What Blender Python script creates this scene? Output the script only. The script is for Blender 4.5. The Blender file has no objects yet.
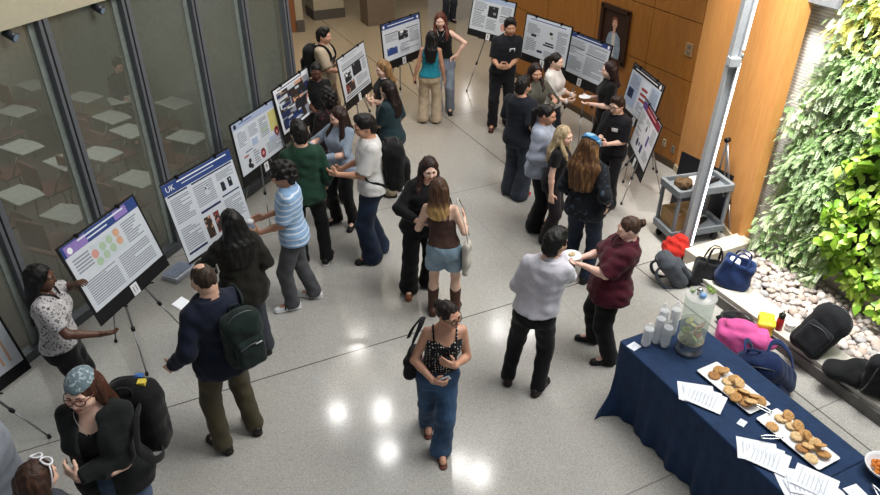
import bpy, bmesh, math, random
import numpy as np
from mathutils import Vector, Matrix
random.seed(7); rng = np.random.default_rng(7)
SC = bpy.context.scene; COL = SC.collection
PI = math.pi; R = math.radians

# ------------------------------------------------------------------ camera geometry (room axes: X right wall, Y along the hall)
CAM_H, CAM_PITCH, CAM_AZ, CAM_F = 4.77, R(32.5), R(25.6), 703.0
CR = np.array([math.cos(CAM_AZ), -math.sin(CAM_AZ), 0])
CF = np.array([math.sin(CAM_AZ)*math.cos(CAM_PITCH), math.cos(CAM_AZ)*math.cos(CAM_PITCH), -math.sin(CAM_PITCH)])
CU = np.array([math.sin(CAM_AZ)*math.sin(CAM_PITCH), math.cos(CAM_AZ)*math.sin(CAM_PITCH), math.cos(CAM_PITCH)])
CC = np.array([0, 0, CAM_H])
def ray(px, py): return CF + CR*(px-440)/CAM_F + CU*(247.5-py)/CAM_F
def at(px, py, z=0.0):
    r = ray(px, py); return CC + r*((z-CAM_H)/r[2])

# ------------------------------------------------------------------ objects, tags
def link(o, parent=None):
    COL.objects.link(o)
    if parent is not None: o.parent = parent
    return o
def tag(o, label=None, cat=None, group=None, kind=None):
    if label: o['label'] = label
    if cat: o['category'] = cat
    if group: o['group'] = group
    if kind: o['kind'] = kind
    return o
def empty(name, loc=(0, 0, 0), rz=0.0, label=None, cat=None, group=None, rot=None):
    o = bpy.data.objects.new(name, None); o.empty_display_size = .1
    o.location = loc; o.rotation_euler = rot if rot is not None else (0, 0, rz)
    link(o); return tag(o, label, cat, group)
def copy_tree(o, parent=None):
    c = o.copy(); COL.objects.link(c)
    if parent is not None: c.parent = parent
    for ch in list(o.children): copy_tree(ch, c)
    return c
def mesh_obj(name, me, mats, parent=None):
    for m in (mats if isinstance(mats, (list, tuple)) else [mats]): me.materials.append(m)
    o = bpy.data.objects.new(name, me); link(o, parent); return o
def bobj(name, bm, mats, parent=None, smooth=False, loc=None):
    me = bpy.data.meshes.new(name); bm.normal_update(); bm.to_mesh(me); bm.free()
    if smooth: me.polygons.foreach_set('use_smooth', [True]*len(me.polygons))
    o = mesh_obj(name, me, mats, parent)
    if loc is not None: o.location = loc
    return o

# ------------------------------------------------------------------ bmesh shapes
def _mi(geom_faces, mi):
    for f in geom_faces: f.material_index = mi
def box(bm, c, h, rot=None, mi=0, bevel=0.0):
    """box centre c, half sizes h, optional Matrix rot"""
    m = Matrix.Translation(Vector(c))
    if rot is not None: m = m @ rot.to_4x4()
    m = m @ Matrix.Diagonal((2*h[0], 2*h[1], 2*h[2], 1))
    t = bmesh.new(); bmesh.ops.create_cube(t, size=1, matrix=m)
    if bevel: bmesh.ops.bevel(t, geom=t.edges[:], offset=bevel, segments=2, affect='EDGES', profile=.6)
    _mi(t.faces, mi); _merge(bm, t)
def _merge(bm, t):
    me = bpy.data.meshes.new('tmp'); t.to_mesh(me); t.free(); bm.from_mesh(me); bpy.data.meshes.remove(me)
def frame_to(d):
    d = Vector(d).normalized(); up = Vector((0, 0, 1)) if abs(d.z) < .95 else Vector((0, 1, 0))
    x = up.cross(d).normalized(); y = d.cross(x); return Matrix((x, y, d)).transposed()
def bar(bm, a, b, ra, rb=None, n=10, mi=0):
    rb = ra if rb is None else rb
    a, b = Vector(a), Vector(b); m = frame_to(b-a)
    ra_ = [bm.verts.new(a+m@Vector((ra*math.cos(2*PI*i/n), ra*math.sin(2*PI*i/n), 0))) for i in range(n)]
    rb_ = [bm.verts.new(b+m@Vector((rb*math.cos(2*PI*i/n), rb*math.sin(2*PI*i/n), 0))) for i in range(n)]
    fs = [bm.faces.new((ra_[i], ra_[(i+1) % n], rb_[(i+1) % n], rb_[i])) for i in range(n)]
    fs += [bm.faces.new(ra_[::-1]), bm.faces.new(rb_)]
    for f in fs: f.material_index = mi
    for f in fs[:n]: f.smooth = True
def tube(bm, pts, r, n=8, mi=0, closed=False, flat=1.0, up=(0, 0, 1)):
    """tube along a polyline, flat<1 squashes it into a strap (thin along the local 'up' cross)"""
    pts = [Vector(p) for p in pts]; rings = []
    N = len(pts); up = Vector(up)
    for i, p in enumerate(pts):
        d = (pts[(i+1) % N]-pts[i-1]) if closed else (pts[min(i+1, N-1)]-pts[max(i-1, 0)])
        d.normalize(); x = up.cross(d)
        if x.length < .05: x = Vector((1, 0, 0)).cross(d)
        x.normalize(); y = d.cross(x)
        rr = r[i] if isinstance(r, (list, tuple)) else r
        rings.append([bm.verts.new(p+x*rr*math.cos(2*PI*k/n)+y*rr*flat*math.sin(2*PI*k/n)) for k in range(n)])
    for i in range(N if closed else N-1):
        a, b = rings[i], rings[(i+1) % N]
        for k in range(n):
            f = bm.faces.new((a[k], a[(k+1) % n], b[(k+1) % n], b[k])); f.smooth = True; f.material_index = mi
    if not closed:
        for rg in (rings[0][::-1], rings[-1]):
            f = bm.faces.new(rg); f.material_index = mi
def lathe(bm, prof, n=24, c=(0, 0, 0), mi=0, smooth=True):
    rings = []; c = Vector(c)
    for r, z in prof:
        rings.append([bm.verts.new(c+Vector((max(r, 1e-4)*math.cos(2*PI*k/n), max(r, 1e-4)*math.sin(2*PI*k/n), z))) for k in range(n)])
    for a, b in zip(rings, rings[1:]):
        for k in range(n):
            f = bm.faces.new((a[k], a[(k+1) % n], b[(k+1) % n], b[k])); f.smooth = smooth; f.material_index = mi
    f = bm.faces.new(rings[0][::-1]); f.material_index = mi
    f = bm.faces.new(rings[-1]); f.material_index = mi
def curve_pts(pts, n=24):
    """Catmull-Rom through control points"""
    P = [np.array(p, float) for p in pts]; P = [2*P[0]-P[1]]+P+[2*P[-1]-P[-2]]; out = []
    seg = len(P)-3
    for i in range(seg):
        p0, p1, p2, p3 = P[i:i+4]; m = max(2, n//seg)
        for j in range(m):
            t = j/m
            out.append(.5*((2*p1)+(-p0+p2)*t+(2*p0-5*p1+4*p2-p3)*t*t+(-p0+3*p1-3*p2+p3)*t**3))
    out.append(P[-2]); return out
def quadgrid(bm, V, mi=0, smooth=True):
    """V[i][j] points -> grid of quads"""
    vs = [[bm.verts.new(Vector(p)) for p in row] for row in V]
    for i in range(len(vs)-1):
        for j in range(len(vs[0])-1):
            f = bm.faces.new((vs[i][j], vs[i+1][j], vs[i+1][j+1], vs[i][j+1])); f.smooth = smooth; f.material_index = mi

def text_bm(bm, s, size, mat4, mi=0, align='CENTER'):
    cu = bpy.data.curves.new('lettering', 'FONT'); cu.body = s; cu.size = size; cu.align_x = align; cu.align_y = 'CENTER'; cu.resolution_u = 2
    ob = bpy.data.objects.new('lettering', cu); COL.objects.link(ob)
    dg = bpy.context.evaluated_depsgraph_get(); me = bpy.data.meshes.new_from_object(ob.evaluated_get(dg))
    me.transform(mat4); t = bmesh.new(); t.from_mesh(me); _mi(t.faces, mi); _merge(bm, t)
    bpy.data.meshes.remove(me); bpy.data.objects.remove(ob); bpy.data.curves.remove(cu)

# ------------------------------------------------------------------ materials
def lin(c):
    if isinstance(c, str):
        c = c.lstrip('#'); c = [int(c[i:i+2], 16)/255 for i in (0, 2, 4)]
    return tuple(((x/12.92) if x <= .04045 else ((x+.055)/1.055)**2.4) for x in c)
_M = {}
def new_mat(name):
    m = bpy.data.materials.new(name); m.use_nodes = True; nt = m.node_tree
    return m, nt, nt.nodes['Principled BSDF']
def nd(nt, typ, **kw):
    n = nt.nodes.new(typ)
    for k, v in kw.items():
        if k.startswith('i_'): n.inputs[k[2:].replace('_', ' ')].default_value = v
        else: setattr(n, k, v)
    return n
def ramp(nt, fac, stops, interp='LINEAR'):
    r = nd(nt, 'ShaderNodeValToRGB'); r.color_ramp.interpolation = interp; e = r.color_ramp.elements
    while len(e) < len(stops): e.new(.5)
    for el, (p, c) in zip(e, stops): el.position = p; el.color = (*c, 1)
    nt.links.new(fac, r.inputs['Fac']); return r.outputs['Color']
def objco(nt, scale=(1, 1, 1), rot=(0, 0, 0)):
    t = nd(nt, 'ShaderNodeTexCoord'); mp = nd(nt, 'ShaderNodeMapping'); mp.inputs['Scale'].default_value = scale; mp.inputs['Rotation'].default_value = rot
    nt.links.new(t.outputs['Object'], mp.inputs['Vector']); return mp.outputs['Vector']
def sc(c, k): return tuple(min(1, x*k) for x in c)
def plain(c, rough=.6, metal=0.0, vary=.12, scale=18, bump=0.0, spec=.4, name=None, emit=None):
    """soft mottled surface"""
    key = ('plain', c, rough, metal, vary, scale, bump, spec, emit)
    if key in _M: return _M[key]
    L = lin(c); m, nt, b = new_mat(name or 'surface'); co = objco(nt)
    n = nd(nt, 'ShaderNodeTexNoise', i_Scale=scale, i_Detail=4.0); nt.links.new(co, n.inputs['Vector'])
    nt.links.new(ramp(nt, n.outputs['Fac'], [(.3, sc(L, 1-vary)), (.7, sc(L, 1+vary))]), b.inputs['Base Color'])
    b.inputs['Roughness'].default_value = rough; b.inputs['Metallic'].default_value = metal; b.inputs['Specular IOR Level'].default_value = spec
    if bump:
        bp = nd(nt, 'ShaderNodeBump', i_Strength=bump, i_Distance=.02); nt.links.new(n.outputs['Fac'], bp.inputs['Height']); nt.links.new(bp.outputs['Normal'], b.inputs['Normal'])
    if emit: b.inputs['Emission Color'].default_value = (*L, 1); b.inputs['Emission Strength'].default_value = emit
    _M[key] = m; return m
def cloth(c, kind='plain', c2=None, rough=.85):
    key = ('cloth', c, kind, c2, rough)
    if key in _M: return _M[key]
    L = lin(c); m, nt, b = new_mat('fabric'); co = objco(nt)
    n = nd(nt, 'ShaderNodeTexNoise', i_Scale=9.0, i_Detail=5.0); nt.links.new(co, n.inputs['Vector'])
    base = ramp(nt, n.outputs['Fac'], [(.28, sc(L, .82)), (.72, sc(L, 1.18))])
    fac = None
    if kind == 'stripes':
        w = nd(nt, 'ShaderNodeTexWave', i_Scale=5.2, i_Distortion=.25); w.bands_direction = 'Z'; nt.links.new(objco(nt, (.05, .05, 1)), w.inputs['Vector'])
        fac = ramp(nt, w.outputs['Fac'], [(.8, (0, 0, 0)), (.9, (1, 1, 1))])
    elif kind == 'dots':
        v = nd(nt, 'ShaderNodeTexVoronoi', i_Scale=42.0, i_Randomness=.25); nt.links.new(co, v.inputs['Vector'])
        fac = ramp(nt, v.outputs['Distance'], [(.2, (1, 1, 1)), (.28, (0, 0, 0))])
    elif kind == 'print':
        v = nd(nt, 'ShaderNodeTexNoise', i_Scale=55.0, i_Detail=2.0, i_Roughness=.6); nt.links.new(co, v.inputs['Vector'])
        fac = ramp(nt, v.outputs['Fac'], [(.54, (0, 0, 0)), (.6, (1, 1, 1))])
    elif kind == 'floral':
        v = nd(nt, 'ShaderNodeTexNoise', i_Scale=17.0, i_Detail=3.0, i_Roughness=.7); nt.links.new(co, v.inputs['Vector'])
        fac = ramp(nt, v.outputs['Fac'], [(.56, (0, 0, 0)), (.66, (1, 1, 1))])
    elif kind == 'denim':
        v = nd(nt, 'ShaderNodeTexNoise', i_Scale=4.5, i_Detail=6.0); nt.links.new(co, v.inputs['Vector'])
        fac = ramp(nt, v.outputs['Fac'], [(.42, (0, 0, 0)), (.75, (1, 1, 1))])
    if fac is not None:
        mx = nd(nt, 'ShaderNodeMix', data_type='RGBA'); nt.links.new(fac, mx.inputs[0]); nt.links.new(base, mx.inputs[6]); mx.inputs[7].default_value = (*lin(c2 or '#ffffff'), 1)
        base = mx.outputs[2]
    nt.links.new(base, b.inputs['Base Color']); b.inputs['Roughness'].default_value = rough; b.inputs['Specular IOR Level'].default_value = .25
    f = nd(nt, 'ShaderNodeTexNoise', i_Scale=14.0, i_Detail=2.5, i_Distortion=.35); nt.links.new(objco(nt, (1, 1, .6)), f.inputs['Vector'])
    bp = nd(nt, 'ShaderNodeBump', i_Strength=.35, i_Distance=.03); nt.links.new(f.outputs['Fac'], bp.inputs['Height']); nt.links.new(bp.outputs['Normal'], b.inputs['Normal'])
    b.inputs['Sheen Weight'].default_value = .08
    _M[key] = m; return m
def hairmat(c, c2=None, zs=None):
    key = ('hair', c, c2, zs)
    if key in _M: return _M[key]
    L = lin(c); L2 = lin(c2) if c2 else sc(L, 1.9); m, nt, b = new_mat('hair')
    n = nd(nt, 'ShaderNodeTexNoise', i_Scale=38.0, i_Detail=4.0, i_Distortion=.6); nt.links.new(objco(nt, (1, 1, .13)), n.inputs['Vector'])
    colr = ramp(nt, n.outputs['Fac'], [(.35, sc(L, .6)), (.55, L), (.72, L2 if zs is None else sc(L, 1.7))])
    if zs is not None:
        t = nd(nt, 'ShaderNodeTexCoord'); sx = nd(nt, 'ShaderNodeSeparateXYZ'); nt.links.new(t.outputs['Object'], sx.inputs[0]); ad = nd(nt, 'ShaderNodeMath', operation='MULTIPLY_ADD'); nt.links.new(n.outputs['Fac'], ad.inputs[0]); ad.inputs[1].default_value = .22; nt.links.new(sx.outputs['Z'], ad.inputs[2])
        mr = nd(nt, 'ShaderNodeMapRange'); mr.inputs[1].default_value = zs+.17; mr.inputs[2].default_value = zs+.03; nt.links.new(ad.outputs[0], mr.inputs[0])
        mx = nd(nt, 'ShaderNodeMix', data_type='RGBA'); nt.links.new(mr.outputs[0], mx.inputs[0]); nt.links.new(colr, mx.inputs[6]); mx.inputs[7].default_value = (*L2, 1); colr = mx.outputs[2]
    nt.links.new(colr, b.inputs['Base Color'])
    b.inputs['Roughness'].default_value = .5; b.inputs['Specular IOR Level'].default_value = .35
    bp = nd(nt, 'ShaderNodeBump', i_Strength=.7, i_Distance=.015); nt.links.new(n.outputs['Fac'], bp.inputs['Height']); nt.links.new(bp.outputs['Normal'], b.inputs['Normal'])
    _M[key] = m; return m
def skinmat(c):
    key = ('skin', c)
    if key in _M: return _M[key]
    L = lin(c); m, nt, b = new_mat('skin')
    n = nd(nt, 'ShaderNodeTexNoise', i_Scale=16.0, i_Detail=3.0); nt.links.new(objco(nt), n.inputs['Vector'])
    nt.links.new(ramp(nt, n.outputs['Fac'], [(.3, (L[0]*.95, L[1]*.86, L[2]*.84)), (.7, sc(L, 1.06))]), b.inputs['Base Color'])
    b.inputs['Roughness'].default_value = .5; b.inputs['Subsurface Weight'].default_value = .08; b.inputs['Subsurface Radius'].default_value = (.01, .004, .002)
    _M[key] = m; return m
def clearmat(tint=(.9, .95, .95), alpha=.3, rough=.05, name='clear_plastic'):
    """thin clear sheet: mostly see-through with a glossy face"""
    key = ('clear', tint, alpha, rough)
    if key in _M: return _M[key]
    m, nt, b = new_mat(name); out = nt.nodes['Material Output']
    b.inputs['Base Color'].default_value = (*tint, 1); b.inputs['Roughness'].default_value = rough
    t = nd(nt, 'ShaderNodeBsdfTransparent'); t.inputs['Color'].default_value = (*tint, 1)
    mx = nd(nt, 'ShaderNodeMixShader'); mx.inputs['Fac'].default_value = alpha
    nt.links.new(t.outputs[0], mx.inputs[1]); nt.links.new(b.outputs[0], mx.inputs[2]); nt.links.new(mx.outputs[0], out.inputs['Surface'])
    _M[key] = m; return m

# ------------------------------------------------------------------ implicit surfaces -> mesh
class Field:
    def __init__(s, lo, hi, h):
        s.h = h; s.lo = np.array(lo, np.float32); n = np.ceil((np.array(hi)-np.array(lo))/h).astype(int)+1
        s.n = n; s.ax = [(s.lo[i]+h*np.arange(n[i])).astype(np.float32) for i in range(3)]
        s.F = np.full(tuple(n), .2, np.float32)
    def win(s, lo, hi):
        sl = []
        for i in range(3):
            a = int(np.clip(math.floor((lo[i]-s.lo[i])/s.h), 0, s.n[i])); b = int(np.clip(math.ceil((hi[i]-s.lo[i])/s.h)+1, 0, s.n[i]))
            if b <= a: return None, None
            sl.append(slice(a, b))
        g = (s.ax[0][sl[0]][:, None, None], s.ax[1][sl[1]][None, :, None], s.ax[2][sl[2]][None, None, :])
        return tuple(sl), g
    def put(s, lo, hi, fn, k=.0, mode='add'):
        m = max(k, s.h*2.5)+.012
        sl, g = s.win(np.array(lo)-m, np.array(hi)+m)
        if sl is None: return s
        d = fn(*g).astype(np.float32); a = s.F[sl]; d = np.broadcast_to(d, a.shape)
        if mode == 'add':
            if k > 0:
                q = np.maximum(k-np.abs(a-d), 0)/k; s.F[sl] = np.minimum(a, d)-q*q*k*.25
            else: s.F[sl] = np.minimum(a, d)
        elif mode == 'sub':
            d = -d
            if k > 0:
                q = np.maximum(k-np.abs(a-d), 0)/k; s.F[sl] = np.maximum(a, d)+q*q*k*.25
            else: s.F[sl] = np.maximum(a, d)
        return s
    def cap(s, a, b, ra, rb=None, k=.02, mode='add', sq=None):
        """tapered capsule; sq=(axis vector, factor) squashes it along an axis"""
        rb = ra if rb is None else rb; a = np.array(a, float); b = np.array(b, float); r = max(ra, rb); ba = b-a; L2 = max(ba@ba, 1e-9)
        def fn(x, y, z):
            px, py, pz = x-a[0], y-a[1], z-a[2]
            t = np.clip((px*ba[0]+py*ba[1]+pz*ba[2])/L2, 0, 1)
            qx, qy, qz = px-t*ba[0], py-t*ba[1], pz-t*ba[2]
            if sq is not None:
                u, fct = sq; e = (qx*u[0]+qy*u[1]+qz*u[2])*(1/fct-1); qx, qy, qz = qx+u[0]*e, qy+u[1]*e, qz+u[2]*e
                return (np.sqrt(qx*qx+qy*qy+qz*qz)-(ra+(rb-ra)*t))*min(1, (1+fct)/2)
            return np.sqrt(qx*qx+qy*qy+qz*qz)-(ra+(rb-ra)*t)
        return s.put(np.minimum(a, b)-r, np.maximum(a, b)+r, fn, k, mode)
    def ell(s, c, r, M=None, k=.02, mode='add', org=None, noise=None):
        """ellipsoid; with M (3x3) and org the centre is given in a rotated frame"""
        c = np.array(c, float); r = np.array(r, float); M = np.eye(3) if M is None else M; org = np.zeros(3) if org is None else np.array(org)
        w = org+M@c; e = np.sqrt((M*M)@(r*r))
        def fn(x, y, z):
            x, y, z = x-w[0], y-w[1], z-w[2]
            u = M[0, 0]*x+M[1, 0]*y+M[2, 0]*z; v = M[0, 1]*x+M[1, 1]*y+M[2, 1]*z; q = M[0, 2]*x+M[1, 2]*y+M[2, 2]*z
            k0 = np.sqrt((u/r[0])**2+(v/r[1])**2+(q/r[2])**2); k1 = np.sqrt((u/r[0]**2)**2+(v/r[1]**2)**2+(q/r[2]**2)**2)
            d = k0*(k0-1)/np.maximum(k1, 1e-6)
            if noise: d = d+noise[0]*(np.sin(u*noise[1])*np.sin(v*noise[1]+1.3)+np.sin(q*noise[1]*1.1+.7)*np.sin(u*noise[1]*.9+2))
            return d
        return s.put(w-e, w+e, fn, k, mode)
    def rbox(s, c, h, rd, M=None, k=.02, mode='add', org=None):
        c = np.array(c, float); h = np.array(h, float); M = np.eye(3) if M is None else M; org = np.zeros(3) if org is None else np.array(org)
        w = org+M@c; e = np.abs(M)@h
        def fn(x, y, z):
            x, y, z = x-w[0], y-w[1], z-w[2]
            u = np.abs(M[0, 0]*x+M[1, 0]*y+M[2, 0]*z)-h[0]+rd; v = np.abs(M[0, 1]*x+M[1, 1]*y+M[2, 1]*z)-h[1]+rd; q = np.abs(M[0, 2]*x+M[1, 2]*y+M[2, 2]*z)-h[2]+rd
            return np.sqrt(np.maximum(u, 0)**2+np.maximum(v, 0)**2+np.maximum(q, 0)**2)+np.minimum(np.maximum(u, np.maximum(v, q)), 0)-rd
        return s.put(w-e, w+e, fn, k, mode)
    def loft(s, prof, off=0.0, k=.03, shear=None, zlo=None, zhi=None, p=2.3, wob=0.0):
        """elliptic body of rings prof rows (z, a, b, cy); shear(z)->(dx, dy)"""
        P = np.array(prof, float); z0, z1 = P[0, 0], P[-1, 0]; zlo = z0 if zlo is None else zlo; zhi = z1 if zhi is None else zhi
        zz = np.linspace(z0, z1, 200); tab = [np.interp(zz, P[:, 0], P[:, j]) for j in (1, 2, 3)]
        ker = np.hanning(21); ker /= ker.sum()
        tab = [np.convolve(np.pad(t, 10, mode='edge'), ker, 'valid') for t in tab]
        A = P[:, 1].max()+off; B = P[:, 2].max()+np.abs(P[:, 3]).max()+off
        def fn(x, y, z):
            a = np.interp(z, zz, tab[0])+off; b = np.interp(z, zz, tab[1])+off; cy = np.interp(z, zz, tab[2])
            dx, dy = shear(z) if shear else (0, 0)
            u, v = np.abs(x-dx), np.abs(y-dy-cy)
            k0 = ((u/a)**p+(v/b)**p)**(1/p)+1e-6
            k1 = np.sqrt((u/a**2)**2+(v/b**2)**2)+1e-6
            k0e = np.sqrt((u/a)**2+(v/b)**2)+1e-6
            d = (k0-1)*k0e/k1
            if wob: d = d+wob*(np.sin(z*44+x*22+1)*np.sin(x*30-z*16)+.7*np.sin(z*70-y*20))
            return np.maximum(d, np.maximum(zlo-z, z-zhi))
        sx = max(abs(shear(z1)[0]), abs(shear(z0)[0])) if shear else 0; sy = max(abs(shear(z1)[1]), abs(shear(z0)[1])) if shear else 0
        return s.put((-A-sx, -B-sy, zlo), (A+sx, B+sy, zhi), fn, k)
    def clip(s, fn):
        """keep where fn<0"""
        g = (s.ax[0][:, None, None], s.ax[1][None, :, None], s.ax[2][None, None, :]); s.F = np.maximum(s.F, fn(*g).astype(np.float32)); return s
    def ripple(s, amp, fr, ph=0.0):
        x, y, z = s.ax[0][:, None, None], s.ax[1][None, :, None], s.ax[2][None, None, :]
        s.F = s.F+(amp*(np.sin(x*fr+z*fr*.45+ph)*np.sin(y*fr*.9-z*fr*.6+ph*2)+.6*np.sin(z*fr*1.3+x*fr*.5+ph))).astype(np.float32); return s
    def mesh(s):
        F = s.F.copy(); F[0] = F[-1] = .1; F[:, 0] = F[:, -1] = .1; F[:, :, 0] = F[:, :, -1] = .1
        S = F < 0; nx, ny, nz = F.shape
        cnt = np.zeros((nx-1, ny-1, nz-1), np.int8); offs = [(i, j, k) for i in (0, 1) for j in (0, 1) for k in (0, 1)]
        for i, j, k in offs: cnt += S[i:nx-1+i, j:ny-1+j, k:nz-1+k]
        ci = np.argwhere((cnt > 0) & (cnt < 8))
        if len(ci) == 0: return np.zeros((0, 3)), np.zeros((0, 4), int)
        idx = np.full(cnt.shape, -1, np.int32); idx[tuple(ci.T)] = np.arange(len(ci))
        val = np.stack([F[ci[:, 0]+i, ci[:, 1]+j, ci[:, 2]+k] for i, j, k in offs], 1)
        O = np.array(offs, np.float32); pos = np.zeros((len(ci), 3), np.float32); w = np.zeros(len(ci), np.float32)
        for a in range(8):
            for b in range(a+1, 8):
                if np.abs(O[a]-O[b]).sum() == 1:
                    va, vb = val[:, a], val[:, b]; m = (va < 0) != (vb < 0)
                    t = np.where(m, va/np.where(m, va-vb, 1), 0)
                    pos += np.where(m[:, None], O[a]+t[:, None]*(O[b]-O[a]), 0); w += m
        V = s.lo+s.h*(ci+pos/w[:, None])
        Q = []
        for ax in range(3):
            sl0 = [slice(None)]*3; sl1 = [slice(None)]*3; sl0[ax] = slice(0, -1); sl1[ax] = slice(1, None)
            A, B = S[tuple(sl0)], S[tuple(sl1)]; e = np.argwhere(A != B)
            o1, o2 = [(1, 2), (2, 0), (0, 1)][ax]
            e = e[(e[:, o1] > 0) & (e[:, o2] > 0) & (e[:, o1] < F.shape[o1]-1) & (e[:, o2] < F.shape[o2]-1)]
            if len(e) == 0: continue
            ins = A[tuple(e.T)]; q = []
            for d1, d2 in ((-1, -1), (0, -1), (0, 0), (-1, 0)):
                c = e.copy(); c[:, o1] += d1; c[:, o2] += d2; q.append(idx[tuple(c.T)])
            q = np.stack(q, 1); q[~ins] = q[~ins][:, ::-1]; Q.append(q)
        return V, np.concatenate(Q)
def np_mesh(name, parts, smooth=True, mi=None):
    """parts: list of (V, Q) (quads) joined into one mesh"""
    Vs, Qs, o = [], [], 0
    for V, Q in parts:
        if len(V) == 0: continue
        Vs.append(V); Qs.append(Q+o); o += len(V)
    V = np.concatenate(Vs).astype(np.float32); Q = np.concatenate(Qs).astype(np.int32)
    me = bpy.data.meshes.new(name); me.vertices.add(len(V)); me.vertices.foreach_set('co', V.ravel())
    nq, nv = Q.shape
    me.loops.add(nq*nv); me.loops.foreach_set('vertex_index', Q.ravel())
    me.polygons.add(nq); me.polygons.foreach_set('loop_start', np.arange(0, nq*nv, nv, dtype=np.int32))
    if smooth: me.polygons.foreach_set('use_smooth', np.ones(nq, bool))
    if mi is not None: me.polygons.foreach_set('material_index', mi(V[Q].mean(1)).astype(np.int32))
    me.update(calc_edges=True); me.validate(); return me
def fobj(name, field, mats, parent=None, mi=None, loc=None):
    o = mesh_obj(name, np_mesh(name, [field.mesh()], mi=mi), mats, parent)
    if loc is not None: o.location = loc
    return o
# ================================================================== PEOPLE
def rotm(yaw=0, nod=0, tilt=0):
    """head frame: turn left (+yaw, deg), nod forward, tilt to own right"""
    a = Matrix.Rotation(R(yaw), 3, 'Z') @ Matrix.Rotation(R(-nod), 3, 'X') @ Matrix.Rotation(R(tilt), 3, 'Y')
    return np.array(a)
def unit(v): v = np.array(v, float); return v/max(np.linalg.norm(v), 1e-9)
def ik(a, c, l1, l2, pole):
    a, c = np.array(a, float), np.array(c, float); d = c-a; L = np.linalg.norm(d); u = d/L
    L = min(L, (l1+l2)*.995); c = a+u*L
    x = (l1*l1-l2*l2+L*L)/(2*L); h = math.sqrt(max(l1*l1-x*x, 0)); p = np.array(pole, float); p = p-u*(p@u); p = unit(p)
    return a+u*x+p*h, c
TORSO_M = [(.74, .15, .10, -.01), (.80, .162, .112, -.012), (.88, .172, .122, -.014), (.94, .168, .12, -.01), (1.0, .155, .112, 0), (1.08, .147, .105, .005), (1.18, .157, .108, .008), (1.28, .168, .115, .004), (1.35, .17, .106, -.005), (1.40, .145, .088, -.012), (1.44, .09, .066, -.016), (1.48, .05, .05, -.016)]
TORSO_F = [(.74, .15, .10, -.01), (.80, .168, .115, -.014), (.88, .178, .125, -.018), (.94, .168, .118, -.012), (1.0, .146, .106, 0), (1.08, .128, .096, .006), (1.18, .138, .10, .008), (1.28, .15, .108, .006), (1.35, .15, .098, -.004), (1.40, .128, .08, -.012), (1.44, .08, .06, -.016), (1.48, .047, .047, -.016)]
PEOPLE = {}
class Person: pass
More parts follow.
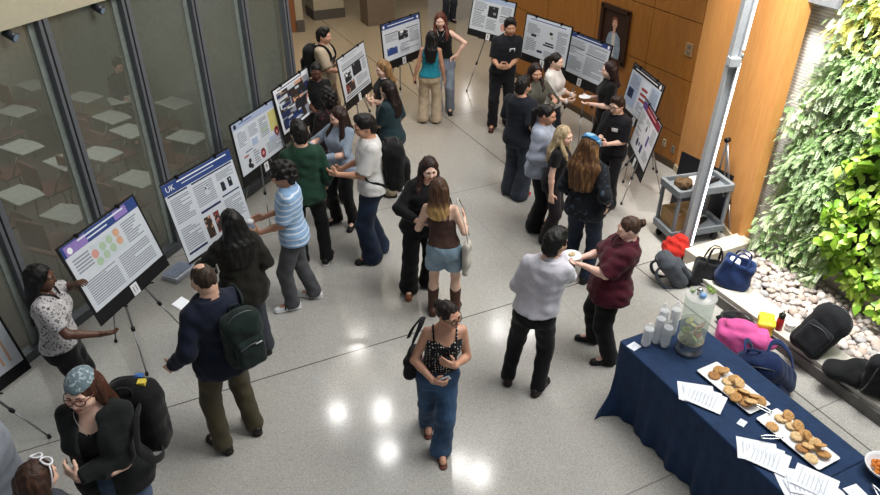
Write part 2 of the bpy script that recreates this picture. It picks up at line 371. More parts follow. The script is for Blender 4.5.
def make_person(key, label, g, h, face, sex='f', w=1.0, feet=None, la=None, ra=None, head=(0, 0, 0), lean=(0, 0), skin='#d9ab90',
                hair=('short',), haircol='#2a1d17', haircol2=None, top=None, bottom=None, shoes=None, far=False, name='person', extra=None, arms_pole=None, group=None, world_yaw=None, sit=0, eyes=True, hw=1.0):
    """g ground point (x,y); face: 0 towards the camera, 90 to the picture's right, 180 away, -90 left (as seen along the line of sight)"""
    P = Person(); s = h/1.70; g = np.array(g[:2], float)
    fh = unit(g); rh = np.array([fh[1], -fh[0]]); v = -math.cos(R(face))*fh+math.sin(R(face))*rh
    yaw = math.atan2(v[1], v[0])-PI/2 if world_yaw is None else world_yaw
    root = empty(name, (g[0], g[1], 0), yaw, label, 'person', group); root.scale = (s, s, s)
    cy, sy = math.cos(yaw), math.sin(yaw); RM = np.array([[cy, -sy, 0], [sy, cy, 0], [0, 0, 1]])
    P.root, P.yaw, P.s, P.RM, P.g = root, yaw, s, RM, g
    P.w2l = lambda p: RM.T@(np.array(p, float)-np.array([g[0], g[1], 0]))/s
    P.l2w = lambda p: RM@(np.array(p, float)*s)+np.array([g[0], g[1], 0])
    T = TORSO_M if sex == 'm' else TORSO_F; T = [(z, a*(w if z < 1.38 else 1+(w-1)*.5), b*(1+(w-1)*1.25 if z < 1.38 else 1+(w-1)*.5), c) for z, a, b, c in T]
    # feet (local): list of (x, y, yawdeg)
    if feet is None: feet = [(-.11, .0, 10), (.11, .02, -10)]
    ank = [np.array([f[0], f[1]-.02, .085]) for f in feet]
    hipw = .088*(1+(w-1)*.6); drop = 0
    for sgn, a in zip((-1, 1), ank):
        hp = np.array([sgn*hipw, 0, .885]); dd = np.hypot(a[0]-hp[0], a[1]-hp[1]); zz = math.sqrt(max(.812**2-dd**2, .2)); drop = max(drop, .885-(zz+.085))
    drop = max(drop, sit); lx, ly = lean
    def shear(z):
        t = np.clip((z-.88)/.7, 0, 1.2); return lx*t, ly*t
    def shp(z): a = shear(z); return np.array([a[0], a[1], 0])
    D = np.array([0, 0, -drop])
    knees = []
    for sgn, a, f in zip((-1, 1), ank, feet):
        hp = np.array([sgn*hipw, 0, .885])+D; fw = np.array([-math.sin(R(f[2]))*.6+sgn*.05, 1, 0]); kn, an = ik(hp, a, .415, .405, fw); knees.append((hp, kn, a))
    hz = 1.58
    hc = np.array([0, .012, hz])+shp(hz)+D; HM = rotm(*head)
    if len(head) > 1: hc = hc+np.array([0, .05*math.sin(R(head[1])), -.02*abs(math.sin(R(head[1])))])
    sw = (.165 if sex == 'm' else .148)*(1+(w-1)*.55)
    arms = []
    hang = lambda sg: dict(t=(sg*(.245+.12*(w-1)), .03, .80), n=(-sg, .1, 0), c=.45, d=(0, .12, -1))
    for sg, A0 in ((-1, la), (1, ra)):
        A = hang(sg); A0 = A0 or {}
        if 't' in A0: A['d'] = None
        A.update(A0)
        S = np.array([sg*sw, -.012, 1.372])+shp(1.372)+D
        pole = A.get('pole', (sg*.28, -.55, -.8)); t = np.array(A['t'], float)+D
        E_, W = ik(S, t, .285, .25, pole); d = unit(A['d']) if A.get('d') is not None else unit(W-E_)
        n = np.array(A['n'], float); n = unit(n-d*(n@d)); arms.append((sg, S, E_, W, d, n, A['c']))
    P.arms, P.head, P.HM, P.hc, P.D, P.shp = arms, hc, HM, hc, D, shp
    lw = 1+(w-1)*.8
    # ---------------- body (one mesh: trunk, limbs, then finer head and hands overlapping at neck and wrists)
    v = .0145 if far else .0115
    allp = np.array([p for k in knees for p in k]+[p for a in arms for p in a[1:4]]+[[.3*w, .2*w, .1], [-.3*w, -.2*w, 1.5]]+[ank[0]+[0, .2, 0], ank[1]+[0, .2, 0], ank[0]-[0, .2, 0], ank[1]-[0, .2, 0]])
    lo, hi = allp.min(0)-.13, allp.max(0)+.13; lo[2] = -.03; hi[2] = max(hi[2], hc[2]+.02)
    def shD(z): return shear(z+drop)
    Tz = [(z-drop, a, b, c) for z, a, b, c in T]
    B = Field(lo, hi, v)
    B.loft(Tz, -.004, .03, shD, zlo=.83-drop)
    if sex == 'f':
        for sg in (-1, 1): B.ell(np.array([sg*.066*w, .085*w, 1.255])+shp(1.255)+D, (.062*w, .055*w, .062*w), k=.05)
    B.cap(np.array([0, -.02, 1.40])+shp(1.4)+D, hc+HM@np.array([0, -.03, -.07]), .056 if sex == 'm' else .049, .053 if sex == 'm' else .046, k=.04)
    for sg, S, E_, W, d, n, c in arms:
        B.cap(S, E_, .045*lw, .037*lw, k=.045).cap(E_, E_+(W-E_)*.35, .037*lw, .036*lw, k=.02).cap(E_+(W-E_)*.3, W, .036*lw, .025, k=.02).cap(W-d*.01, W+d*.03, .025, .024, k=.01)
    for (hp, kn, a), f in zip(knees, feet):
        B.cap(hp, kn, .078*lw, .052*lw, k=.025).cap(kn, kn+(a-kn)*.35+np.array([0, -.012, 0]), .053*lw, .055*lw, k=.03).cap(kn+(a-kn)*.35, a, .053*lw, .036, k=.03)
        fw = np.array([-math.sin(R(f[2])), math.cos(R(f[2])), 0]); B.cap(a, np.array([a[0], a[1], .035])+fw*.15, .036, .022, k=.03).cap(np.array([a[0], a[1], .035])-fw*.03, np.array([a[0], a[1], .03])+fw*.13, .03, .028, k=.03)
    meshes = [B.mesh()]
    # head
    H = Field(hc-.19, hc+.19, .0075 if far else .006); q = dict(M=HM, org=hc)
    H.ell((0, -.008, .02), (.075, .094, .098), k=.01, **q).ell((0, .02, -.045), (.058, .07, .074), k=.05, **q).ell((0, .058, -.096), (.025, .024, .02), k=.03, **q)
    H.ell((0, .055, -.01), (.058, .045, .07), k=.03, **q)
    for sg in (-1, 1):
        H.ell((sg*.031, .101, .006), (.02, .014, .013), k=.02, mode='sub', **q).ell((sg*.03, .088, .027), (.026, .012, .009), k=.015, **q)
        H.ell((sg*.04, .072, -.03), (.022, .022, .02), k=.03, **q).ell((sg*.078, -.006, -.008), (.011, .021, .032), k=.01, **q)
    H.cap(hc+HM@np.array([0, .094, .012]), hc+HM@np.array([0, .113, -.026]), .008, .0125, k=.014)
    H.ell((0, .091, -.058), (.024, .013, .007), k=.008, **q).ell((0, .089, -.07), (.02, .012, .008), k=.008, **q)
    nb = np.array([0, -.02, 1.42])+shp(1.42)+D
    H.cap(nb, hc+HM@np.array([0, -.03, -.07]), .056 if sex == 'm' else .049, .053 if sex == 'm' else .046, k=.04)
    meshes.append(H.mesh())
    # hands
    for sg, S, E_, W, d, n, c in arms:
        t = unit(np.cross(d, n))*sg; hs = 1.0 if sex == 'm' else .94
        Fh = Field(W-.2, W+.2, .0062 if far else .0048)
        Fh.cap(W-unit(W-E_)*.05, W+d*.01, .026, .024, k=.01, sq=None)
        for o in (-.026, -.009, .009, .026): Fh.cap(W+d*.012+t*o*.75, W+d*.088*hs+t*o*hs, .0135, .0125, k=.014)
        for j, (o, ln) in enumerate(((.03, .07), (.0105, .078), (-.0095, .072), (-.029, .057))):
            p = W+d*.088*hs+t*o*hs; ang = 0; cc = c*(1+.12*j)
            for kk, (fr, ad) in enumerate(((.45, .55), (.31, 1.0), (.24, .7))):
                ang += cc*ad; dirv = unit(d*math.cos(ang)+n*math.sin(ang)+t*o*2.2*(1 if kk == 0 else .4)); p2 = p+dirv*ln*fr*hs
                Fh.cap(p, p2, .0092-.001*kk, .0086-.001*kk, k=.004); p = p2
        p = W+d*.022+t*.026+n*.006; p2 = p+unit(d*.55+t*.75+n*(.2+.35*c))*.042*hs; Fh.cap(p, p2, .0145, .0115, k=.01)
        p3 = p2+unit(d*.85+t*(.35-.25*c)+n*(.25+.4*c))*.034*hs; Fh.cap(p2, p3, .011, .0085, k=.005)
        meshes.append(Fh.mesh())
    P.wrist = {('L' if a[0] < 0 else 'R'): a for a in arms}
    lipc = lin(skin)
    def mi(c):
        u = (c-hc)@HM; return (((np.abs(u[:, 0]) < .022) & (u[:, 1] > .084) & (u[:, 2] > -.077) & (u[:, 2] < -.052)).astype(int))
    sk = skinmat(skin); sr = tuple(int(skin[i:i+2], 16) for i in (1, 3, 5)); lips = skinmat('#%02x%02x%02x' % (int(sr[0]*.8), int(sr[1]*.55), int(sr[2]*.55)))
    mesh_obj('body', np_mesh('body', meshes, mi=mi), [sk, lips], root)
    if eyes and not far or eyes == 'far':
        for sg in (-1, 1):
            bm = bmesh.new(); bmesh.ops.create_uvsphere(bm, u_segments=12, v_segments=8, radius=.0128)
            for f in bm.faces:
                f.smooth = True; cen = f.calc_center_median(); f.material_index = 1 if cen.z > .0095 else 0
            eo = bobj('eye', bm, [plain('#d8d2ca', .3), plain('#241812', .2)], root)
            eo.matrix_local = Matrix.Translation(Vector(hc+HM@np.array([sg*.030, .0835, .006]))) @ Matrix(HM).to_4x4() @ Matrix.Rotation(-PI/2+.15, 4, 'X')
            bm = bmesh.new(); tube(bm, [hc+HM@np.array(p) for p in ((sg*.013, .1, .027), (sg*.03, .1, .033), (sg*.047, .089, .027))], [.004, .0045, .002], 6)
            bobj('eyebrow', bm, hairmat(haircol if haircol2 is None else haircol), root)
    # ---------------- clothes
    cv = .0135 if far else .0105
    def make_top(t, nm):
        F = Field(lo-.05, hi+.05, cv); off = t.get('off', .016); hem = t.get('hem', .86)-drop; fl = t.get('flare', .012); L = t.get('sleeve', 1.0); nz = t.get('neck', 1.46)
        TT = [(z-drop, a+fl*np.clip((1.12-z)/.25, 0, 1.3), b+fl*np.clip((1.12-z)/.25, 0, 1.3), c) for z, a, b, c in T]
        F.loft(TT, off, .03, shD, zlo=hem, zhi=nz-drop, wob=t.get('wob', .0022))
        if sex == 'f':
            for sg in (-1, 1): F.ell(np.array([sg*.066*w, .085*w, 1.25])+shp(1.25)+D, (.064*w+off, .055*w+off, .066*w+off), k=.05)
            if nz < 1.4: F.clip(lambda x, y, z: z-(nz-drop)-t.get('dip', 0)*np.minimum(np.abs(x)/.12, 1)*(y > 0))
        if t.get('open'): F.rbox(np.array([0, .2, 1.1])+shp(1.1)+D, (t['open'], .2, .5), .02, k=.01, mode='sub')
        for sg, S, E_, W, d, n, c in arms:
            if L <= 0: continue
            o = off*.72*t.get('sl', 1.0); lim = .285+.25; cut = L*lim; G_ = Field(lo-.05, hi+.05, cv)
            G_.cap(S, E_, .045*lw+o*.75, .038*lw+o, k=.03).cap(E_, W, .038*lw+o, .028+o*.9, k=.03)
            if L < .55:
                u = unit(E_-S); pt = S+u*cut; e2 = S+(E_-S)*1.0
                G_ = Field(lo-.05, hi+.05, cv); G_.cap(S, E_, .046*lw+o*.8, .040*lw+o*1.5, k=.03)
            else: u = unit(W-E_); pt = E_+u*(cut-.285)
            qq = (pt@u)
            def cl(x, y, z): return x*u[0]+y*u[1]+z*u[2]-qq
            if L < .55: G_.clip(cl)
            else:   # only cut near the wrist end
                def cl2(x, y, z):
                    dd = np.sqrt((x-pt[0])**2+(y-pt[1])**2+(z-pt[2])**2); return np.where(dd < .12, x*u[0]+y*u[1]+z*u[2]-qq, -1)
                G_.clip(cl2)
            kk = np.maximum(.035-np.abs(F.F-G_.F), 0)/.035; F.F = np.minimum(F.F, G_.F)-kk*kk*.035*.25
        if t.get('straps'):
            for sg in (-1, 1):
                r_ = t['straps']; x0 = t.get('strapx', .085)
                pts = curve_pts([np.array(p)+shp(1.35)+D for p in ((sg*x0, .10*w, nz-.03), (sg*(x0+.008), .062, 1.385), (sg*(x0+.008), .0, 1.432), (sg*x0, -.062, 1.40), (sg*x0, -.10, nz-.03))], 16)
                for p_, q_ in zip(pts, pts[1:]): F.cap(p_, q_, r_, k=.006)
        if L <= 0 and not t.get('straps'):
            for sg, S, E_, W, d, n, c in arms: F.cap(S+np.array([sg*.02, 0, .06]), S+unit(E_-S)*.10+np.array([sg*.03, 0, 0]), .05*lw, .052*lw, k=.012, mode='sub')
        nr = t.get('nr', .066)
        if nr: F.cap(np.array([0, -.015, 1.45])+shp(1.45)+D, np.array([0, .02, 1.60])+shp(1.6)+D, nr, nr*1.5, k=.008, mode='sub')
        if t.get('scoop'): sx, sz = t['scoop']; F.ell(np.array([0, .12*w, 1.45])+shp(1.4)+D, (sx, .12, sz), k=.008, mode='sub')
        if t.get('scoopb'): sx, sz = t['scoopb']; F.ell(np.array([0, -.13, 1.45])+shp(1.4)+D, (sx, .12, sz), k=.008, mode='sub')
        if t.get('collar'):
            cpts = [np.array([.064*math.cos(a), -.012+.058*math.sin(a), 1.452+.02*(-math.sin(a))])+shp(1.45)+D for a in np.linspace(R(60), R(60)-2*PI+R(-60)+R(60)*2+R(0), 24)]
            for p_, q_ in zip(cpts, cpts[1:]): F.cap(p_, q_, .013, k=.008)
        if t.get('rip'): F.ripple(t['rip'], 40, h*7)
        mats = [cloth(*t['c']) if isinstance(t['c'], tuple) else cloth(t['c'])]
        return fobj(nm, F, mats, root)
    if top:
        for i, t in enumerate(top if isinstance(top, list) else [top]): make_top(t, t.get('name', 'shirt'))
    if bottom:
        b = bottom; F = Field(lo-.05, hi+.05, cv); off = b.get('off', .012); th, knr, hm = b.get('r', (.098, .074, .064)); hz_ = b.get('hem', .04)
        F.loft(Tz, off, .03, shD, zlo=.80-drop, zhi=b.get('waist', 1.02)-drop, wob=.002); F.ell(np.array([0, -.01, .815-drop]), (.13*w, .112*w, .065), k=.04)
        cutl = b.get('short')
        for hp, kn, a in knees:
            if cutl:
                G_ = Field(lo-.05, hi+.05, cv); G_.cap(hp, kn, th*lw, (th+b.get('fl', .01))*lw, k=.03); u = unit(kn-hp); qq = (hp+u*.415*cutl)@u; G_.clip(lambda x, y, z: x*u[0]+y*u[1]+z*u[2]-qq)
                kk = np.maximum(.03-np.abs(F.F-G_.F), 0)/.03; F.F = np.minimum(F.F, G_.F)-kk*kk*.03*.25
            else:
                e = np.array([a[0], a[1], 0]); F.cap(hp, kn, th*lw, knr*lw, k=.035).cap(kn, a+np.array([0, -.005, -.0]), knr*lw, hm*(1+(lw-1)*.5), k=.03); F.cap(a, e, hm, hm, k=.02)
        if not cutl: F.clip(lambda x, y, z: hz_-z)
        F.ripple(b.get('rip', .0035), 34, h*5)
        fobj(b.get('name', 'trousers'), F, [cloth(*b['c']) if isinstance(b['c'], tuple) else cloth(b['c'])], root)
    if shoes:
        for (hp, kn, a), f in zip(knees, feet):
            F = Field((a[0]-.2, a[1]-.25, -.02), (a[0]+.2, a[1]+.28, .45), .0085 if not far else .011); fw = np.array([-math.sin(R(f[2])), math.cos(R(f[2])), 0]); st = shoes.get('style', 'shoe')
            base = np.array([a[0], a[1], 0]); hl = base-fw*.055; toe = base+fw*.165
            if st != 'sandal':
                F.cap(hl+[0, 0, .05], base+fw*.04+[0, 0, .055], .042, .042, k=.02).cap(base+fw*.03+[0, 0, .045], toe+[0, 0, .032], .043, .036, k=.03, sq=(np.array([0, 0, 1.]), .85))
                F.cap(hl+[0, 0, .012], toe+[0, 0, .012], .044, .043, k=.012, sq=(np.array([0, 0, 1.]), .32))
                if st == 'boot': F.cap(base+[0, 0, .06], a+(kn-a)*.55, .05, .066, k=.03); pt = a+(kn-a)*.55; F.clip(lambda x, y, z: z-pt[2]-.03*np.abs(x-a[0])/.05); F.rbox(hl+[0, 0, .01], (.03, .03, .03), .008)
                else: F.cap(base+[0, 0, .10], base+[0, 0, .16], .03, .03, k=.01, mode='sub')
            else:
                F.cap(hl+[0, 0, .01], toe+[0, 0, .01], .04, .042, k=.012, sq=(np.array([0, 0, 1.]), .25))
                for q0 in (.04, .10): F.cap(base+fw*q0+np.array([fw[1], -fw[0], 0])*.04+[0, 0, .03], base+fw*(q0+.05)-np.array([fw[1], -fw[0], 0])*.0+[0, 0, .056], .009, k=.005).cap(base+fw*q0-np.array([fw[1], -fw[0], 0])*.04+[0, 0, .03], base+fw*(q0+.05)+[0, 0, .056], .009, k=.005)
            F.clip(lambda x, y, z: -z)
            sole = shoes.get('sole', shoes['c']); stripe = shoes.get('stripe')
            def smi(c):
                m = (c[:, 2] < .022).astype(int)
                if stripe: al = (c-base)@fw; m = np.where((c[:, 2] > .025) & (np.abs(((al-.0)/.032) % 1-.5) < .2) & (al > -.01) & (al < .09) & (c[:, 2] < .075), 2, m)
                return m
            nm = {'boot': 'boot', 'sandal': 'sandal'}.get(st, 'shoe')
            fobj(nm, F, [plain(shoes['c'], .5), plain(sole, .6)]+([plain(stripe, .5)] if stripe else []), root, mi=smi)
    # ---------------- hair
    def mk_hair():
        st = hair[0]; ln = hair[1] if len(hair) > 1 else .3
        if st == 'none': return
        F = Field(hc-np.array([.3, .3, .32+(ln if st in ('long', 'pony', 'braid') else .12)]), hc+np.array([.3, .3, .24]), .0095 if far else .0075)
        vol = {'curly': .032, 'afro': .03, 'crop': .002, 'bald': -.001, 'pony': .004, 'bun': .004, 'braid': .005}.get(st, .01)
        ns = {'curly': (.010, 75), 'afro': (.01, 80), 'short': (.003, 85)}.get(st, (.0018, 90))
        F.ell((0, -.014, .022), (.081+vol, .099+vol, .101+vol), k=.01, noise=ns, **q)
        if st in ('short', 'curly', 'crop', 'afro'):
            F.ell((0, -.05, -.05), (.072+vol*.5, .055+vol, .06), k=.03, noise=ns, **q)
            F.ell((0, .03, .105), (.06, .06, .03+vol), k=.03, noise=ns, **q)
        if st in ('bob', 'long'):
            for sg in (-1, 1): F.cap(hc+HM@np.array([sg*.072, -.02, .01]), hc+HM@np.array([sg*.08, -.02, -.10]), .03, .03, k=.03)
        if st == 'long':
            bz = hc+np.array([0, 0, 0])
            top_ = hc+HM@np.array([0, -.055, .0]); mid = np.array([hc[0], min(hc[1], shp(1.4)[1])-.10, hc[2]-.20])+(HM@np.array([0, -.03, 0]))*.3; end = np.array([hc[0]+hair[2] if len(hair) > 2 else hc[0], mid[1]-.025, hc[2]-ln])
            for o in (-.05, -.017, .017, .05): F.cap(top_+HM@np.array([o, 0, 0]), mid+np.array([o*1.5*hw, .02*abs(o)/.05, 0]), .05, .044*hw, k=.03).cap(mid+np.array([o*1.5*hw, .02*abs(o)/.05, 0]), end+np.array([o*1.3*hw, 0, .03*abs(o)/.05]), .044*hw, .022*hw, k=.03)
            for sg in (-1, 1):
                if len(hair) > 3 and hair[3]:
                    a0 = hc+HM@np.array([sg*.08, .01, -.06]); a1 = np.array([sg*.105, .09, hc[2]-.22])+shp(1.35); a2 = np.array([sg*.095, .135*w, hc[2]-ln*.95])+shp(1.3)
                    F.cap(a0, a1, .033, .034, k=.03).cap(a1, a2, .034, .017, k=.02)
        if st == 'bun': F.ell((0, -.125, .03), (.045, .042, .042), k=.015, noise=(.004, 90), **q)
        if st in ('pony', 'braid'):
            p0 = hc+HM@np.array([0, -.115, .03]); p1 = hc+HM@np.array([0, -.16, -.02]); p2 = np.array([hc[0], hc[1]-.15, hc[2]-.16]); p3 = np.array([hc[0], hc[1]-.14, hc[2]-ln])
            for a_, b_, r1, r2 in ((p0, p1, .028, .034), (p1, p2, .036, .036), (p2, p3, .036, .016)): F.cap(a_, b_, r1, r2, k=.02)
        if st == 'cap':
            pass
        # face opening
        if st in ('bob', 'long'): F.ell((0, .112, -.03), (.062, .082, .116), k=.012, mode='sub', **q)
        elif st == 'bald':
            F.ell((0, -.03, .15), (.045, .07, .045), k=.03, mode='sub', **q).ell((0, .112, -.06), (.078, .085, .12), k=.01, mode='sub', **q)
        elif st == 'x': pass
        else: F.ell((0, .116, -.03), (.074, .088, .108), k=.012, mode='sub', **q)
        if st in ('short', 'curly', 'crop', 'afro', 'pony', 'bun', 'braid', 'bald'):
            F.rbox((0, .06, -.12), (.12, .09, .115), .02, k=.02, mode='sub', **q)
            if st in ('pony', 'bun', 'braid'): F.rbox((0, -.02, -.14), (.12, .085, .09), .02, k=.02, mode='sub', **q)
        x_, y_, z_ = F.ax[0][:, None, None], F.ax[1][None, :, None], F.ax[2][None, None, :]
        F.F = F.F+(.0032*np.sin(x_*95+np.sin(z_*14)*1.2)*np.sin(y_*95+z_*9)).astype(np.float32)
        
        if haircol2 and len(hair) >= 5: fobj('hair', F, hairmat(haircol, haircol2, float(hc[2]-ln*hair[4])), root)
        else: fobj('hair', F, hairmat(haircol, haircol2), root)
    mk_hair()
    if extra: extra(P)
    PEOPLE[key] = P; return P
# ---- wearable parts
def glasses(P, c='#201814', white_frame=False, up=False):
    bm = bmesh.new(); hc, HM = P.head, P.HM
    off = np.array([0, .012, .115]) if up else np.zeros(3); M = HM@rotm(0, -78, 0) if up else HM
    f = lambda p: (hc+HM@np.array([0, .052, .112])+1.25*M@(np.array(p)-np.array([0, .108, 0]))) if up else hc+M@np.array(p)
    for sg in (-1, 1):
        tube(bm, [f((sg*.033+.027*math.cos(a), .112-.012*abs(math.cos(a)*(sg*math.cos(a) > 0)), .004+.023*math.sin(a))) for a in np.linspace(0, 2*PI, 16, endpoint=False)], .0032 if not up else .0065, 6, closed=True)
        tube(bm, [f((sg*.058, .103, .01)), f((sg*.08, .06, .012)), f((sg*.083, -.01, .008))], .0028 if not up else .005, 6)
    tube(bm, [f((-.007, .114, .008)), f((0, .117, .011)), f((.007, .114, .008))], .0028, 6)
    bobj('glasses', bm, plain(c, .35), P.root)
def name_tag(P, x=.07, z=1.27, y=None, w=1.0):
    bm = bmesh.new(); y = y if y is not None else .135*w; p = np.array([x, y, z])+P.shp(z)+P.D
    box(bm, p, (.042, .003, .025), Matrix.Rotation(-.5*x/.07*.5, 3, 'Z')@Matrix.Rotation(-.15, 3, 'X'), bevel=.001); bobj('name_tag', bm, plain('#e8eaf0', .5), P.root)
def bandana(P, c, kind='print', c2='#d0d8dc', z0=.03, nm='bandana', band=None, tilt=.25, grow=0.0):
    hc, HM = P.head, P.HM; F = Field(hc-.2, hc+.2, .008); q = dict(M=HM, org=hc)
    F.ell((0, -.012, .026), (.094+grow, .112+grow, .112+grow), k=.01, **q); u = HM@unit((0, tilt, 1)); k_ = u@hc+z0; F.clip(lambda x, y, z: k_-(x*u[0]+y*u[1]+z*u[2]))
    if band: F.clip(lambda x, y, z: (x*u[0]+y*u[1]+z*u[2])-k_-band)
    fobj(nm, F, cloth(c, kind, c2), P.root)
def necklace(P, c='#20242c', r=.075, drop=.12, th=.005, nm='lanyard', k=1.0):
    bm = bmesh.new(); o = lambda p: np.array(p)+P.shp(1.4)+P.D
    tube(bm, curve_pts([o((0, .125*k, 1.40-drop)), o((.06*k, .09*k, 1.42)), o((.075*k, .02, 1.455)), o((.05, -.06, 1.47)), o((0, -.08, 1.475)), o((-.05, -.06, 1.47)), o((-.075*k, .02, 1.455)), o((-.06*k, .09*k, 1.42)), o((0, .125*k, 1.40-drop))], 48), th, 6); bobj(nm, bm, plain(c, .6), P.root)

# ---- backpacks and bags
def backpack(name, label, c, group=None, P=None, loc=None, rz=0, rot=None, size=1.0, c2=None, off=(0, 0), patches=None, worn=True, strapc=None, group2=None, fz=0.0, cat='backpack'):
    """origin bottom centre; back panel towards +Y, front pocket towards -Y"""
    if P is not None:
        l = np.array([off[0], -.118-.10*size+off[1], .95+fz])+P.shp(1.15)+P.D; wl = P.l2w(l); root = empty(name, wl, P.yaw, label, cat, group); root.scale = (P.s,)*3
    else: root = empty(name, loc, rz, label, cat, group, rot=rot)
    z = size; m = cloth(c); m2 = cloth(c2 or c)
    F = Field((-.24*z, -.24*z, -.03), (.24*z, .18*z, .6*z), .0105)
    F.rbox((0, 0, .23*z), (.15*z, .095*z, .23*z), .075*z, k=.03).ell((0, -.01, .35*z), (.14*z, .09*z, .15*z), k=.06).ripple(.004, 36, 1.0)
    fobj('main_compartment', F, m, root)
    F = Field((-.2*z, -.26*z, -.03), (.2*z, 0, .45*z), .0105); F.rbox((0, -.105*z, .16*z), (.115*z, .045*z, .13*z), .04*z, k=.02).ripple(.003, 40, 2.0); fobj('front_pocket', F, m2, root)
    bm = bmesh.new(); tube(bm, curve_pts([(-.12*z, -.07*z, .33*z), (-.13*z, -.05*z, .42*z), (-.06*z, -.045*z, .485*z), (.06*z, -.045*z, .485*z), (.13*z, -.05*z, .42*z), (.12*z, -.07*z, .33*z)], 24), .005, 6)
    tube(bm, curve_pts([(-.1*z, -.148*z, .24*z), (0, -.152*z, .265*z), (.1*z, -.148*z, .24*z)], 10), .0045, 6); bobj('zipper', bm, plain('#54565a', .4, .5), root)
    bm = bmesh.new(); tube(bm, curve_pts([(-.035*z, .07*z, .44*z), (-.03*z, .065*z, .50*z), (.03*z, .065*z, .50*z), (.035*z, .07*z, .44*z)], 14), .010*z, 8, flat=.5); bobj('top_handle', bm, m, root)
    for sg in (-1, 1):
        if worn: pts = [(sg*.07, .075, .42), (sg*.095, .14, .485), (sg*.108, .235, .50), (sg*.118, .325, .43), (sg*.125, .355, .33), (sg*.165, .30, .20), (sg*.175, .20, .13), (sg*.13, .08, .07)]
        else: pts = [(sg*.07*z, .08*z, .42*z), (sg*.085*z, .15*z, .40*z), (sg*.10*z, .19*z, .28*z), (sg*.12*z, .16*z, .14*z), (sg*.12*z, .08*z, .05*z)]
        bm = bmesh.new(); tube(bm, curve_pts(pts, 28), .024 if worn else .02*z, 10, flat=.3, up=(1, 0, 0) if not worn else (.9*sg, .3, .3)); bobj('strap', bm, cloth(strapc or c), root)
    for p in patches or []:
        bm = bmesh.new(); box(bm, p[0], p[1], bevel=.001); bobj('patch', bm, plain(p[2], .5), root)['label'] = p[3]
    return root
# ================================================================== SETTING
S_ = lambda o: tag(o, kind='structure')
def floor_mat():
    m, nt, b = new_mat('terrazzo'); co = objco(nt)
    big = nd(nt, 'ShaderNodeTexNoise', i_Scale=.55, i_Detail=2.0); nt.links.new(co, big.inputs['Vector'])
    base = ramp(nt, big.outputs['Fac'], [(.3, lin('#a3a19c')), (.5, lin('#acaaa5')), (.7, lin('#b0ada6'))])
    # far corridor is browner
    t = nd(nt, 'ShaderNodeTexCoord'); sx = nd(nt, 'ShaderNodeSeparateXYZ'); nt.links.new(t.outputs['Object'], sx.inputs[0])
    mr = nd(nt, 'ShaderNodeMapRange'); mr.inputs[1].default_value = 8.5; mr.inputs[2].default_value = 13; nt.links.new(sx.outputs['Y'], mr.inputs[0])
    mt = nd(nt, 'ShaderNodeMix', data_type='RGBA', blend_type='MIX'); nt.links.new(mr.outputs[0], mt.inputs[0]); nt.links.new(base, mt.inputs[6]); mt.inputs[7].default_value = (*lin('#a08c6e'), 1); base = mt.outputs[2]
    for scl, thr, colr in ((88, .22, '#6f6b64'), (66, .19, '#8f8373'), (80, .2, '#d6d5d0')):
        v = nd(nt, 'ShaderNodeTexVoronoi', i_Scale=scl); nt.links.new(objco(nt, (1, 1, 0), (0, 0, scl)), v.inputs['Vector'])
        f = ramp(nt, v.outputs['Distance'], [(thr, (.75,)*3), (thr+.06, (0, 0, 0))]); mx = nd(nt, 'ShaderNodeMix', data_type='RGBA')
        nt.links.new(f, mx.inputs[0]); nt.links.new(base, mx.inputs[6]); mx.inputs[7].default_value = (*lin(colr), 1); base = mx.outputs[2]
    # joints
    def joint(axis, vals, w, dark):
        nonlocal base
        for v0 in vals:
            s1 = nd(nt, 'ShaderNodeMath', operation='SUBTRACT'); nt.links.new(sx.outputs[axis], s1.inputs[0]); s1.inputs[1].default_value = v0
            a = nd(nt, 'ShaderNodeMath', operation='ABSOLUTE'); nt.links.new(s1.outputs[0], a.inputs[0])
            l = nd(nt, 'ShaderNodeMath', operation='LESS_THAN'); nt.links.new(a.outputs[0], l.inputs[0]); l.inputs[1].default_value = w
            mu = nd(nt, 'ShaderNodeMath', operation='MULTIPLY'); nt.links.new(l.outputs[0], mu.inputs[0]); mu.inputs[1].default_value = dark
            mx = nd(nt, 'ShaderNodeMix', data_type='RGBA'); nt.links.new(mu.outputs[0], mx.inputs[0]); nt.links.new(base, mx.inputs[6]); mx.inputs[7].default_value = (*lin('#3a3733'), 1); base = mx.outputs[2]
    joint('X', [5.19], .007, .9); joint('Y', [5.35], .007, .9); joint('Y', [2.72, 7.98, 10.6], .006, .5); joint('X', [3.99], .005, .2)
    nt.links.new(base, b.inputs['Base Color']); b.inputs['Roughness'].default_value = .2; b.inputs['Specular IOR Level'].default_value = .42
    rn = nd(nt, 'ShaderNodeTexNoise', i_Scale=3.0, i_Detail=3.0); nt.links.new(co, rn.inputs['Vector']); rr = nd(nt, 'ShaderNodeMapRange'); rr.inputs[3].default_value = .09; rr.inputs[4].default_value = .17; nt.links.new(rn.outputs['Fac'], rr.inputs[0]); nt.links.new(rr.outputs[0], b.inputs['Roughness'])
    return m
bm = bmesh.new(); box(bm, (1.5, 11, -.05), (8.5, 13, .05)); S_(bobj('floor', bm, floor_mat()))

